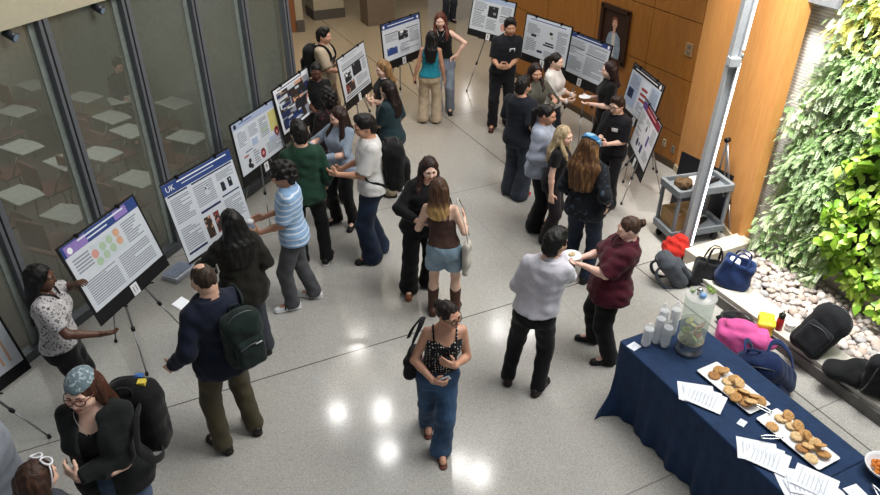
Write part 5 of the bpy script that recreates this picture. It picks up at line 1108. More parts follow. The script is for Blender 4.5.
# ================================================================== CART AND WHAT IS ON IT
N_ = np.array([5.82, 5.48, 0]); Rt_ = np.array([6.54, 5.35, 0]); Lf_ = np.array([5.89, 5.88, 0])
lx_ = unit((Rt_-N_)*[1, 1, 0]); wx_ = np.array([-lx_[1], lx_[0], 0]); LW = np.linalg.norm((Rt_-N_)[:2]); WW = min(np.linalg.norm((Lf_-N_)[:2]), .60); LW = min(LW, .82)
crz = math.atan2(lx_[1], lx_[0]); ctr = N_*[1, 1, 0]+lx_*LW/2+wx_*WW/2
ct = empty('utility_cart', (ctr[0], ctr[1], 0), crz, 'grey two-shelf utility cart by the steel column, loaded with equipment', 'cart'); cm = plain('#747a7f', .5, vary=.06)
hx, hy = LW/2, WW/2
for nm, z in (('top_shelf', .74), ('bottom_shelf', .17)):
    bm = bmesh.new(); box(bm, (0, 0, z), (hx, hy, .012), bevel=.004)
    z = z-.0
    for (x, y, a, b_) in ((0, hy, hx, .014), (0, -hy, hx, .014), (hx, 0, .014, hy), (-hx, 0, .014, hy)): box(bm, (x, y, z+.025), (a+.012, b_ if b_ > .02 else .014, .045), bevel=.006)
    bobj(nm, bm, cm, ct)
for sx in (-1, 1):
    for sy in (-1, 1):
        bm = bmesh.new(); box(bm, (sx*(hx-.02), sy*(hy-.02), .46), (.020, .020, .28), bevel=.008); bobj('post', bm, cm, ct)
        bm = bmesh.new(); bar(bm, (sx*(hx-.06), sy*(hy-.06)-.016, .05), (sx*(hx-.06), sy*(hy-.06)+.016, .05), .05, n=18); box(bm, (sx*(hx-.06), sy*(hy-.06), .11), (.025, .028, .06)); bobj('caster', bm, blk, ct)
cl = lambda x, y, z: tuple(ctr+lx_*x+wx_*y+np.array([0, 0, z]))
# brown woven basket, papers, keyboard, black boards, cardboard box
F = Field((-.2, -.2, -.02), (.2, .2, .2), .009); F.ell((0, 0, .05), (.12, .10, .075), noise=(.008, 70)); F.ell((0, 0, .12), (.07, .06, .05), mode='sub', k=.02, noise=(.006, 60)).clip(lambda x, y, z: -z); o = fobj('furry_hat', F, plain('#5a452e', .9, vary=.45, scale=30), None, loc=cl(-hx+.16, .0, .752)); tag(o, 'brown mottled furry hat on the left of the cart top', 'hat')
bm = bmesh.new(); box(bm, (0, 0, .012), (.14, .10, .012), bevel=.003); o = bobj('white_binder', bm, plain('#d9dade', .5), None, loc=cl(.0, .08, .753)); o.rotation_euler = (0, 0, crz+.2); tag(o, 'flat white binder lying in the middle of the cart top', 'binder')
t = empty('tape_gun', cl(.22, .02, .753), crz+.3, 'black hand tool lying on the right of the cart top', 'tool')
bm = bmesh.new(); box(bm, (0, 0, .02), (.10, .03, .018), bevel=.008); bobj('tool_body', bm, blk, t); bm = bmesh.new(); bar(bm, (.09, 0, .02), (.17, -.04, .02), .014, n=10); bobj('handle', bm, plain('#2b2d30', .5), t)
bm = bmesh.new(); box(bm, (0, 0, .13), (.19, .15, .13), bevel=.004); box(bm, (0, 0, .262), (.03, .15, .001), mi=1); o = bobj('cardboard_box', bm, [plain('#a8875c', .8, vary=.08), plain('#b89a70', .5)], None, loc=cl(-hx+.22, .0, .183)); o.rotation_euler = (0, 0, crz); tag(o, 'brown cardboard box on the left of the lower cart shelf', 'box')
t = empty('power_strip', cl(hx-.2, -.0, .183), crz+.5, 'black power strip with cable on the right of the lower cart shelf', 'power strip'); bm = bmesh.new(); box(bm, (0, 0, .02), (.13, .03, .02), bevel=.006); bobj('strip', bm, blk, t); bm = bmesh.new(); tube(bm, curve_pts([(-.12, 0, .02), (-.17, .08, .02), (-.05, .13, .015), (.08, .10, .015), (.12, .05, .012)], 20), .006, 8); bobj('cord', bm, blk, t)
def leaning_board(label, a, b, h, tilt, z0=.0):
    a, b = np.array(a), np.array(b); m = (a+b)/2; u = unit(b-a); rz = math.atan2(u[1], u[0]); bm = bmesh.new(); box(bm, (0, 0, h/2), (np.linalg.norm(b-a)/2, .006, h/2), bevel=.002)
    o = bobj('foam_board', bm, plain('#15171d', .5, vary=.05)); o.location = (m[0], m[1], z0); o.rotation_euler = (R(-tilt), 0, rz); tag(o, label, 'board', 'spare black foam boards')
q0 = at(680.5, 151.5, .80); leaning_board('large black foam board standing on edge between the cart and the bright timber wall', [q0[0], q0[1], 0], [6.70, 5.53, 0], .80, 2)
# folded aluminium tripod behind the cart
b0 = np.array([6.70, 5.58, 0]); t = empty('folded_easel', b0, 0, 'silver tripod easel standing between the cart and the bright timber wall', 'easel')
apx = np.array([6.72, 5.75, 1.2])-b0; f1, f2, f3 = np.array([6.68, 5.31, .0])-b0, np.array([6.79, 5.86, 0])-b0, np.array([6.71, 5.50, 0])-b0
for q in (f1, f2, f3):
    bm = bmesh.new(); u = q-apx; bar(bm, apx, apx+u*.6, .013, n=8); bar(bm, apx+u*.6, q, .009, n=8); lg = bobj('leg', bm, alu, t); bm = bmesh.new(); bar(bm, apx+u*.58, apx+u*.63, .02, n=10); bobj('knob', bm, blk, lg); bm = bmesh.new(); bar(bm, q-u*.015, q+u*.008, .016, n=10); bobj('rubber_foot', bm, blk, lg)
bm = bmesh.new(); bar(bm, apx-[.03, 0, 0], apx+[.03, 0, .0], .03, n=12); bobj('head', bm, blk, t); bm = bmesh.new(); m_ = apx+(f3-apx)*.42; bar(bm, m_-[.10, -.04, 0], m_+[.10, -.04, 0], .012, n=8); bobj('support_arm', bm, blk, t)

# ================================================================== BAGS ON THE FLOOR AND LEDGE
def loc_(px, py, z): q = at(px, py, z); return (q[0], q[1], z)
backpack('backpack', 'grey backpack slumped on the floor in front of the red jacket', '#4b5058', 'bags by the ledge', loc=loc_(681, 282, 0), rz=R(60), rot=(R(-38), 0, R(70)), size=1.0, c2='#434850', worn=False)
F = Field((-.4, -.4, -.03), (.4, .4, .5), .0115); F.ell((0, 0, .12), (.24, .17, .14), noise=(.012, 22)).ell((.07, .05, .25), (.13, .10, .12), k=.08, noise=(.01, 28)).ell((-.12, .02, .22), (.10, .09, .10), k=.06, noise=(.01, 30)).ell((.02, -.02, .38), (.06, .05, .05), k=.02, mode='sub').clip(lambda x, y, z: -z).ripple(.012, 24, 1).ripple(.006, 47, 2); o = fobj('red_jacket', F, cloth('#b3261d'), None, loc=loc_(674, 256, 0)); o.rotation_euler = (0, 0, R(-20)); o.scale = (.72, .72, .8); tag(o, 'bright red jacket heaped on the floor beside the column foot', 'jacket')
# black tote
def tote(label, loc, rz, c, w, d, h, tilt=(0, 0), open_=True, hl=.16, group='bags by the ledge', lining=None):
    t = empty('tote_bag', loc, rz, label, 'bag', group, rot=(R(tilt[0]), R(tilt[1]), rz)); F = Field((-w-.08, -d-.08, -.03), (w+.08, d+.08, h+.1), .0105)
    F.rbox((0, 0, h/2), (w, d, h/2), .04, k=.02); F.ell((0, 0, .08), (w*1.04, d*1.25, .12), k=.08); F.ripple(.006, 26, w*30)
    if open_: F.ell((0, 0, h), (w*.86, d*.72, h*.45), k=.02, mode='sub')
    fobj('bag_body', F, cloth(c), t)
    for sy in (-1, 1):
        bm = bmesh.new(); tube(bm, curve_pts([(-w*.5, sy*d*.95, h*.8), (-w*.45, sy*d*.9, h+.02), (-w*.28, sy*d*.4, h+hl), (w*.28, sy*d*.4, h+hl), (w*.45, sy*d*.9, h+.02), (w*.5, sy*d*.95, h*.8)], 24), .014, 8, flat=.35); bobj('handle', bm, cloth(c), t)
    return t
tote('black leather tote bag with raised handles standing beside the grey backpack', loc_(703, 287, 0), R(-40), '#17181b', .17, .10, .34, (-10, 8))
tb = tote('navy blue tote bag standing open on the ledge by the gravel', loc_(729, 283, .172), R(-55), '#1b2f5a', .17, .11, .33, (0, 12), hl=.10); F = Field((-.2, -.12, .15), (.2, .12, .4), .011); F.rbox((-.06, 0, .24), (.06, .07, .07), .02); fobj('white_contents', F, plain('#dfe3ea', .7), tb)
# pink bag
F = Field((-.45, -.4, -.03), (.45, .4, .5), .0115); F.rbox((0, 0, .14), (.24, .15, .14), .05, k=.03).rbox((-.05, .02, .26), (.15, .07, .07), .04, k=.06).cap((.20, -.05, .10), (.30, -.02, .2), .05, .03, k=.05).clip(lambda x, y, z: -z).ripple(.010, 22, 2.0).ripple(.005, 45, 1.0); o = fobj('bag_body', F, cloth('#d45c9c')); q = loc_(738, 350, 0)
t = empty('pink_bag', q, R(-48), 'bright pink soft bag on the floor beside the navy table', 'bag', 'bags by the ledge'); o.parent = t
bm = bmesh.new(); tube(bm, curve_pts([(-.20, .10, .24), (-.22, .20, .28), (-.10, .24, .30), (.04, .20, .30), (.08, .10, .28)], 24), .014, 8, flat=.5); bobj('strap', bm, blk, t)
F = Field((-.2, -.2, -.02), (.2, .2, .16), .01); F.ell((0, 0, .05), (.12, .08, .06), noise=(.012, 40)).clip(lambda x, y, z: -z); o = fobj('baseball_hat', F, cloth('#15161a'), None, loc=loc_(726, 322, .0)); tag(o, 'black crumpled cap behind the pink bag', 'hat')
F = Field((-.25, -.2, -.02), (.25, .2, .3), .0105); F.rbox((0, 0, .08), (.12, .08, .08), .03).ripple(.008, 30, 1).clip(lambda x, y, z: -z); o = fobj('yellow_bag', F, plain('#e8d83c', .45, vary=.1), None, loc=loc_(764, 330, .172)); o.rotation_euler = (0, 0, R(40)); tag(o, 'small bright yellow bag on the ledge behind the pink bag', 'bag')
t = empty('water_bottle', loc_(778, 329, .172), 0, 'red water bottle with a black lid on the ledge beside the yellow bag', 'bottle'); bm = bmesh.new(); lathe(bm, [(.034, 0), (.036, .01), (.036, .13), (.028, .15)], 24); bobj('bottle_body', bm, plain('#b02c2c', .3), t); bm = bmesh.new(); lathe(bm, [(.03, .148), (.033, .155), (.033, .19), (.02, .20), (0, .2)], 24); bobj('lid', bm, blk, t); bm = bmesh.new(); tube(bm, [(.02*math.cos(a), 0, .205+.02*math.sin(a)) for a in np.linspace(0, PI, 9)], .005, 6); bobj('lid_loop', bm, blk, t)
bm = bmesh.new(); lathe(bm, [(.03, 0), (.045, .004), (.055, .07), (.058, .085), (.054, .085), (.04, .01), (0, .008)], 28); o = bobj('white_bowl', bm, white, None, loc=loc_(789, 329, .172)); tag(o, 'white paper bowl on the ledge beside the red bottle', 'bowl')
backpack('backpack', 'large black backpack with pale zipper lying against the ledge, toward the gravel', '#15161a', 'bags by the ledge', loc=loc_(800, 350, .172), rot=(R(-30), R(20), R(-75)), size=1.15, worn=False)
backpack('backpack', 'navy blue backpack with looped straps lying in front of the black one', '#1c2c52', 'bags by the ledge', loc=loc_(776, 382, .02), rot=(R(40), R(-24), R(-62)), size=1.4, worn=False, strapc='#22376a')
F = Field((-.35, -.3, -.03), (.35, .3, .4), .0115); F.ell((0, 0, .07), (.24, .14, .10), noise=(.014, 24)).ell((.1, .02, .12), (.12, .10, .09), k=.06, noise=(.012, 30)).clip(lambda x, y, z: -z).ripple(.007, 30, 2); o = fobj('black_jacket', F, cloth('#121316'), None, loc=loc_(846, 378, .172)); o.rotation_euler = (0, 0, R(-40)); tag(o, 'black jacket heaped on the ledge between the navy backpack and the frame edge', 'jacket')
backpack('backpack', 'black and grey backpack on the ledge, cut off at the right edge', '#1b1c20', 'bags by the ledge', loc=loc_(875, 392, .172), rz=R(120), rot=(R(-12), 0, R(120)), size=.95, c2='#55585e', worn=False)
bm = bmesh.new(); box(bm, (0, 0, .03), (.17, .12, .03), bevel=.008); box(bm, (.0, .02, .064), (.15, .10, .004), mi=1); o = bobj('white_case', bm, [plain('#c7ccd6', .5), plain('#8f9ab0', .5)], None, loc=loc_(180, 274, 0)); o.rotation_euler = (0, 0, R(40)); tag(o, 'flat white and grey folder on the floor under the tall blue-banner poster', 'folder')
# ================================================================== THE CROWD
def world_feet(g, face, pts, h):
    """picture points of the two soles -> local feet; returns list ordered left, right"""
    g = np.array(g[:2]); fh = unit(g); rh = np.array([fh[1], -fh[0]]); v = -math.cos(R(face))*fh+math.sin(R(face))*rh; rt = np.array([v[1], -v[0]]); s = h/1.7; out = []
    for p in pts:
        q = at(p[0], p[1])[:2]-g; out.append((float(q@rt)/s, float(q@v)/s, p[2] if len(p) > 2 else 0))
    return sorted(out)
def mid(*pts): q = np.mean([at(*p[:2]) for p in pts], 0); return q
def headpos(px, py, z): return at(px, py, z)
BLACK = '#0b0c0e'
jeans = lambda c='#2c4468', c2='#4a6690': (c, 'denim', c2)
shoe_b = dict(c='#141416'); 
def hand_mid(P, *w): return np.mean([P.l2w(P.wrist[k][3]+P.wrist[k][4]*.09+P.wrist[k][5]*.03) for k in w], 0)
def at_hand(P, k, f=.08, n=.03): a = P.wrist[k]; return P.l2w(a[3]+a[4]*f+a[5]*n)
def small_plate(label, loc, food='#d8b888', r=.085):
    t = empty('paper_plate', tuple(loc), 0, label, 'plate', 'plates held in hand'); bm = bmesh.new(); lathe(bm, [(.6*r, 0), (.65*r, .003), (r, .016), (.985*r, .018), (.64*r, .006), (0, .005)], 24); bobj('dish', bm, white, t); return t
def snack_on(label, loc, c, k=1.0):
    F = Field((-.06, -.06, -.03), (.06, .06, .06), .006); F.ell((0, 0, .012), (.035*k, .026*k, .014*k), noise=(.003, 90)); o = fobj('snack', F, plain(c, .7, vary=.2, scale=60), None, loc=tuple(loc)); tag(o, label, 'snack')

# --- 1 presenter at board 11
P = make_person('presenter', 'person in a white black-flecked blouse presenting at board 11', headpos(33, 266, 1.66), 1.66, 75, 'f', 1.06, skin='#5a3a2a', head=(-8, 8, 0), hair=('long', .42, .0, False), haircol='#0c0a0a',
    la=dict(t=(-.20, .22, 1.34), n=(.6, .6, 0), c=.5, pole=(-.8, -.2, -.6)), ra=dict(t=(.22, .36, 1.06), n=(-.25, 0, 1), d=(.1, 1, .0), c=.25, pole=(.6, -.6, -.4)), top=dict(c=('#b9b6b6', 'print', '#4a4a50'), hem=.92, sleeve=.42, off=.024, sl=1.3, nr=.075, scoop=(.06, .10)), bottom=dict(c=BLACK, r=(.105, .08, .08)), shoes=shoe_b)
necklace(P, '#0f0f12', drop=.14, th=.009, nm='collar_trim')
# --- 2 bandana woman, arms crossed
P = make_person('bandana', 'person in a grey-blue patterned bandana, glasses and black hoodie with arms crossed', headpos(78, 372, 1.84), 1.84, -30, 'f', 1.08, skin='#e6c2ae', head=(-6, 2, 0), hair=('long', .26, .0, False), haircol='#4a2a1c',
    la=dict(t=(.05, .275, 1.15), n=(-.3, -1, 0), d=(.85, -.45, .3), c=.5, pole=(-.6, -.3, -.8)), ra=dict(t=(-.10, .19, 1.09), n=(0, -1, 0), d=(-.75, -.65, -.1), c=.6, pole=(.6, -.3, -.8)),
    top=[dict(c=BLACK, hem=.95, sleeve=0, off=.012, neck=1.34, straps=.016, nr=0, scoop=(.09, .13), name='tank_top'), dict(c='#15191a', hem=.80, sleeve=1.0, off=.036, open=.055, nr=.09, name='hoodie', rip=.004)], bottom=dict(c=jeans('#3d4f68', '#5d7089')), shoes=shoe_b)
bandana(P, '#6d8088', 'print', '#aebcc0', .072); glasses(P, '#6a3a34'); necklace(P, '#a9a9a9', drop=.10, th=.0025, nm='necklace')
backpack('backpack', 'black backpack with small bright patches worn by the person in the grey-blue bandana', BLACK, 'worn backpacks', P=P, size=1.15, off=(-.13, .0), fz=-.12, patches=[((-.085, .0, .552), (.024, .022, .016), '#d8c24a', 'yellow flower patch'), ((-.05, -.06, .548), (.026, .018, .016), '#3a6ab0', 'blue patch')])
# --- 3 grey sweater, cut off at the left edge
P = make_person('greyleft', 'person in a pale grey sweater cut off at the lower left edge', at(-32, 428, 1.5), 1.72, 60, 'm', 1.1, skin='#e6c2ac', hair=('short',), haircol='#3a2a20', top=dict(c='#8e949e', hem=.86, off=.03), bottom=dict(c='#2c2f36'), shoes=shoe_b); name_tag(P, -.08, 1.22)
# --- 4 sunglasses on head
P = make_person('sunglasses', 'person with white sunglasses pushed up on brown hair, bottom left corner', headpos(27, 467, 1.66), 1.66, 115, 'f', 1.05, skin='#e0b8a2', head=(0, 10, 0), hair=('long', .3, 0, False), haircol='#3c2419', top=dict(c='#3a3f4a', hem=.86, sleeve=.45), bottom=dict(c='#23252c'), shoes=shoe_b)
glasses(P, '#e9e9ee', up=True)
# --- 5 balding man in navy
f5 = [(225, 437, -4), (255, 440, 4)]; g = mid(*f5)
P = make_person('navyman', 'balding person in a navy jacket and olive trousers seen from behind, reading a poster', g, 1.84, -160, 'm', 1.0, feet=[(-.15, .0, 12), (.14, .02, -6)], skin='#d9b29a', head=(12, 16, 0), hair=('bald',), haircol='#3a2c22',
    la=dict(t=(-.33, .10, .93), n=(.8, .5, 0), c=.5), ra=dict(t=(.06, .34, 1.08), n=(-1, .2, .0), d=(-.35, .9, .1), c=.8), top=dict(c='#151c2e', hem=.80, off=.04, sleeve=.98, nr=.066, collar=True, rip=.004), bottom=dict(c='#47412f', r=(.102, .08, .072), hem=.04), shoes=dict(c='#17120f'))
backpack('shoulder_bag', 'dark green backpack hanging from a shoulder of the balding person in navy', '#12221f', 'worn backpacks', P=P, size=.95, off=(.10, -.0), fz=-.03, cat='backpack', patches=[((.05, -.142, .24), (.025, .006, .005), '#d8d8d8', 'white label strip')])
q = at_hand(P, 'R', .1, .03); bm = bmesh.new(); box(bm, (0, 0, 0), (.075, .10, .0012)); o = bobj('sheet_of_paper', bm, paperm); o.location = at_hand(P, 'R', .15, .02); o.rotation_euler = (R(25), R(10), P.yaw+.6); tag(o, 'folded white paper held by the balding person in navy', 'paper')
# --- 6 dark haired woman in olive-black jacket
P = make_person('olivejacket', 'person with long black hair in a dark olive jacket before the tall blue-banner poster', headpos(230, 213, 1.66), 1.68, -165, 'f', 1.06, feet=[(-.10, 0, 8), (.12, .02, -8)], skin='#c9a088', head=(10, 8, 0), hair=('long', .40, 0, False), haircol='#0d0b0b', hw=1.3,
    la=dict(t=(-.28, .26, 1.02), n=(.9, 0, .3), c=.5, pole=(-.8, -.5, -.2)), ra=dict(t=(.27, .14, .95), n=(-1, .2, 0), c=.7), top=dict(c='#1b1a14', hem=.72, off=.045, sleeve=.97, nr=.07, rip=.006), bottom=dict(c='#343840', r=(.1, .078, .078)), shoes=shoe_b)
# --- 7 striped polo
f7 = [(291, 309), (313, 297)]; g = mid(*f7)
P = make_person('stripes', 'person with curly black hair in a light blue striped polo and grey trousers', g, 1.73, -98, 'm', 1.0, feet=[(f[0], f[1], d) for f, d in zip(world_feet(g, -98, f7, 1.74), (14, -14))], skin='#c4957a', head=(8, 12, 0), hair=('curly',), haircol='#100d0c',
    la=dict(t=(-.12, .30, 1.0), n=(1, .2, .1), d=(.35, 1, -.1), c=.9), ra=dict(t=(.12, .30, 1.04), n=(-1, .2, .1), d=(-.3, 1, 0), c=.9), top=dict(c=('#8fb0d4', 'stripes', '#d4e0ee'), hem=.84, sleeve=.46, off=.026, sl=1.5, collar=True), bottom=dict(c='#4b4c50', r=(.104, .082, .078), hem=.045), shoes=dict(c='#e2e4e8', sole='#d8d8d8', stripe='#15161a'))
t = empty('water_bottle', tuple(P.l2w((-.03, .41, .89))), 0, 'pale blue bottle with a white lid held by the person in the striped polo', 'bottle'); bm = bmesh.new(); lathe(bm, [(.033, 0), (.036, .006), (.036, .17), (.03, .185)], 22); bobj('bottle_body', bm, plain('#a9bdd2', .3), t); bm = bmesh.new(); lathe(bm, [(.038, .183), (.042, .19), (.042, .205), (.03, .215), (0, .216)], 22); bobj('lid', bm, plain('#e4e6e8', .4), t)
# --- 8 dark green sweater
P = make_person('greensweater', 'person in a dark green sweater and black trousers, back turned, between posters 9 and 8', at(314, 262), 1.82, -172, 'm', 1.0, feet=[(-.12, .02, 10), (.14, -.03, -30)], skin='#d9b29a', head=(10, 6, 0), hair=('short',), haircol='#15110f', la=dict(t=(-.24, .14, .98), n=(1, 0, 0), c=.6), ra=dict(t=(.25, .10, .92), n=(-1, 0, 0), c=.6), top=dict(c='#1c3a2c', hem=.83, off=.032, rip=.005, nr=.064), bottom=dict(c=BLACK, r=(.1, .075, .072)), shoes=dict(c='#141416', sole='#e0e0e0', stripe='#dcdcdc'))
# --- 9 grey-blue short-sleeve woman gesturing
f9 = [(338, 222), (353, 226)]; g = mid(*f9)
P = make_person('greyblouse', 'person with long brown hair in a grey-blue blouse, gesturing toward the pale poster', g, 1.66, -38, 'f', 1.0, feet=[(-.13, .0, 14), (.14, .02, -14)], lean=(-.05, 0), skin='#e6c0ac', head=(-28, 12, 0), hair=('long', .30, 0, True), haircol='#2c1a15',
    ra=dict(t=(.20, .38, 1.22), n=(-.8, 0, .3), d=(.3, .9, .3), c=.7, pole=(.8, -.3, -.6)), la=dict(t=(-.02, .33, 1.12), n=(.3, -.4, .6), d=(.7, .6, .1), c=.4, pole=(-.8, -.3, -.6)), top=dict(c='#8b98aa', hem=.82, sleeve=.55, off=.026, sl=1.1, nr=.07), bottom=dict(c=BLACK, r=(.1, .075, .08)), shoes=shoe_b)
name_tag(P, .07, 1.28)
# --- 10 white tee with backpack
P = make_person('whitetee', 'person in a white t-shirt and wide blue jeans wearing a large black backpack', at(375, 256), 1.86, -85, 'm', .98, feet=[(-.10, .06, 10), (.10, -.04, -10)], skin='#c8987c', head=(8, 14, 0), hair=('short',), haircol='#120e0d', la=dict(t=(-.12, .34, 1.12), n=(.8, -.3, .3), d=(.4, .9, .1), c=.7), ra=dict(t=(.20, .30, 1.02), n=(-1, 0, .2), d=(-.3, 1, .1), c=.7), top=dict(c='#d6d4d2', hem=.86, sleeve=.48, off=.028, sl=1.5), bottom=dict(c=jeans('#141f33', '#22344e'), r=(.108, .1, .115), hem=.02), shoes=shoe_b)
backpack('backpack', 'large black backpack worn by the person in the white t-shirt and blue jeans', BLACK, 'worn backpacks', P=P, size=1.12, off=(0, -.02), fz=-.09)
# --- 11 dark teal tee
P = make_person('tealtee', 'person with long dark hair in a dark teal t-shirt behind the white t-shirt backpacker', headpos(389, 81, 1.66), 1.66, -120, 'f', 1.05, skin='#dcb6a2', head=(10, 8, 0), hair=('long', .36, 0, False), haircol='#1c1210', la=dict(t=(-.05, .32, 1.06), n=(.5, -.5, .5), d=(.8, .5, .1), c=.6), ra=dict(t=(.24, .16, .95), n=(-1, 0, 0), c=.5), top=dict(c='#20343a', hem=.80, sleeve=.48, off=.03, sl=1.4), bottom=dict(c='#8c8068', r=(.1, .08, .085)), shoes=shoe_b, far=True, eyes=False)
# --- 12 blonde in black vest
P = make_person('blondevest', 'person with gathered blonde hair in a black vest over white, arms folded', headpos(384, 60, 1.66), 1.66, -72, 'f', 1.0, skin='#ecc8b4', head=(8, 10, 0), hair=('long', .20, 0, False), haircol='#8a6842', la=dict(t=(.06, .24, 1.10), n=(0, -1, 0), d=(1, .2, .1), c=.5, pole=(-.8, -.3, -.6)), ra=dict(t=(-.07, .27, 1.13), n=(0, -1, 0), d=(-1, .2, .1), c=.5, pole=(.8, -.3, -.6)), top=[dict(c='#c8c4c0', hem=.95, sleeve=.36, off=.016), dict(c='#17171a', hem=.84, sleeve=0, off=.026, nr=.085, name='vest')], bottom=dict(c='#1d1e22'), shoes=shoe_b, far=True)
# --- 13 dark curly hair, patterned top
P = make_person('curlydark', 'person with a mass of dark curly hair in dark patterned clothes, facing the crowd-photo poster', headpos(328, 90, 1.66), 1.66, -150, 'f', 1.12, skin='#6b4636', hair=('afro',), haircol='#120c0b', la=dict(t=(-.2, .25, 1.0), n=(1, 0, 0), c=.5), ra=dict(t=(.2, .24, 1.0), n=(-1, 0, 0), c=.5), top=dict(c=('#1d1416', 'floral', '#5a3038'), hem=.7, off=.04, sleeve=.95, rip=.005), bottom=dict(c='#141216'), shoes=shoe_b, far=True, eyes=False)
# --- 14 presenter in black behind poster 8
P = make_person('blacktop', 'person in a black top holding a white sheet, behind the crowd-photo poster', headpos(315, 62, 1.66), 1.66, 10, 'f', 1.0, skin='#5a3828', head=(-15, 16, 0), hair=('bun',), haircol='#0f0c0b', la=dict(t=(-.10, .30, 1.04), n=(.6, -.5, .5), d=(.5, .8, 0), c=.6), ra=dict(t=(.10, .30, 1.04), n=(-.6, -.5, .5), d=(-.4, .9, 0), c=.6), top=dict(c=BLACK, hem=.84, sleeve=.4, nr=.08), bottom=dict(c=BLACK), shoes=shoe_b, far=True)
bm = bmesh.new(); box(bm, (0, 0, 0), (.075, .11, .0015)); o = bobj('sheet_of_paper', bm, paperm); o.location = P.l2w((0, .40, 1.10)); o.rotation_euler = (R(30), 0, P.yaw); tag(o, 'white sheet held by the person in black behind the crowd-photo poster', 'paper')
# --- 15 cap, beige tee, backpack
P = make_person('beigetee', 'person with short dark hair in a beige t-shirt with a dark graphic', headpos(322, 29, 1.74), 1.76, 72, 'm', 1.02, skin='#cfa088', head=(-4, 6, 0), hair=('short',), haircol='#191312', la=dict(t=(-.15, .30, 1.06), n=(1, 0, .2), c=.6), ra=dict(t=(.16, .36, 1.08), n=(-1, 0, .2), d=(-.1, 1, .1), c=.5), top=dict(c='#b5a48c', hem=.85, sleeve=.48, off=.028, sl=1.4), bottom=dict(c='#a08c72', r=(.105, .085, .09)), shoes=dict(c='#d8d4cc'), far=True)
bm = bmesh.new(); box(bm, np.array([.02, .150, 1.22])+P.shp(1.2)+P.D, (.055, .004, .05), mi=0); box(bm, np.array([-.0, .145, 1.12])+P.shp(1.2)+P.D, (.07, .004, .012), mi=0); bobj('shirt_graphic', bm, plain('#2c2622', .8), P.root)
backpack('backpack', 'black backpack worn by the person in the beige t-shirt at the back left', BLACK, 'worn backpacks', P=P, size=1.0)
# --- 16 teal tank, 17 red hair
P = make_person('tealtank', 'person with long black hair in a teal tank top and beige trousers, back turned', at(430, 122), 1.58, 172, 'f', 1.02, feet=[(-.13, 0, 10), (.12, .01, -10)], lean=(.04, 0), skin='#bd8d72', head=(0, 4, 0), hair=('long', .40, .0, False), haircol='#0e0b0b', la=dict(t=(-.27, -.02, .86), n=(1, 0, 0), c=.4), ra=dict(t=(.27, .02, .82), n=(-1, 0, 0), c=.5), top=dict(c='#1f7f92', hem=.90, sleeve=0, off=.014, nr=.08), bottom=dict(c='#b7a58c', r=(.105, .09, .10), waist=1.02, hem=.03), shoes=dict(c='#2a211c'), far=True, eyes=False)
P = make_person('redhair', 'person with long red-brown hair in a black sleeveless top, hand on hip', at(444, 112), 1.76, -8, 'f', 1.0, feet=[(-.10, 0, 10), (.10, .02, -10)], lean=(.06, 0), skin='#e6c0ac', head=(4, 8, 0), hair=('long', .30, 0, True), haircol='#5a2a1a', la=dict(t=(-.21, .06, 1.02), n=(.5, .5, -.5), d=(.8, .3, -.4), c=.5, pole=(-1, -.1, -.1)), ra=dict(t=(.16, .28, 1.02), n=(-1, 0, 0), c=.6), top=dict(c=BLACK, hem=.98, sleeve=0, off=.016, nr=.082), bottom=dict(c=('#7d8694', 'denim', '#99a3b2'), r=(.1, .078, .08), waist=1.02), shoes=shoe_b, far=True)
name_tag(P, -.07, 1.26); necklace(P, '#d0cfd4', drop=.13, th=.003)
# --- 18 legs at the top edge
P = make_person('toplegs', 'person in dark trousers standing at the top edge of the view, head out of frame', at(449, 22), 1.75, 20, 'm', 1.0, feet=[(-.09, 0, 6), (.10, .04, -8)], skin='#c9a088', hair=('short',), haircol='#1c1512', top=dict(c='#3a4048', hem=.86), bottom=dict(c='#22262c', r=(.1, .085, .085)), shoes=shoe_b, far=True)
# --- 19 black polo man
f19 = [(492, 129), (507, 126)]; g = mid(*f19)
P = make_person('blackpolo', 'tall person in a black polo and black trousers, hands together, at the back', g, 1.86, 5, 'm', 1.02, feet=[(f[0], f[1], d) for f, d in zip(world_feet(g, 5, f19, 1.86), (10, -10))], lean=(-.08, 0), skin='#c09478', head=(6, 10, 0), hair=('short',), haircol='#120e0d', la=dict(t=(-.07, .27, 1.06), n=(.6, -.7, .2), d=(.8, .5, .1), c=.7), ra=dict(t=(.08, .29, 1.07), n=(-.6, -.7, .2), d=(-.8, .5, .1), c=.7), top=dict(c='#15171d', hem=.90, sleeve=.46, off=.024, sl=1.4, collar=True), bottom=dict(c='#15151a', r=(.1, .08, .08)), shoes=dict(c='#4a2c20'), far=True)
name_tag(P, -.075, 1.27)
# --- 20 olive shirt, 21 white top
P = make_person('oliveshirt', 'person with brown hair in an olive-grey shirt with a name tag', headpos(536, 63, 1.66), 1.66, 16, 'f', 1.08, skin='#cba28a', head=(6, 12, 0), hair=('long', .26, 0, True), haircol='#2a1a14', ra=dict(t=(.22, .28, 1.06), n=(-.6, 0, .6), d=(.1, 1, .0), c=.6, pole=(.9, -.3, -.5)), la=dict(t=(-.17, .28, 1.10), n=(.6, -.2, .6), d=(.2, .9, .2), c=.5, pole=(-.9, -.3, -.5)), top=dict(c='#55554c', hem=.85, sleeve=.55, off=.028), bottom=dict(c='#26262c'), shoes=shoe_b, far=True)
name_tag(P, -.06, 1.2)
F = Field((-.1, -.1, -.1), (.1, .1, .1), .008); F.rbox((0, 0, 0), (.06, .035, .06), .02, k=.01).ripple(.004, 50); o = fobj('pouch', F, cloth('#d9d2c6', 'print', '#2a2622'), None, loc=tuple(at_hand(P, 'R', .10, .05))); tag(o, 'white pouch with black spots held by the person in the olive-grey shirt', 'pouch')
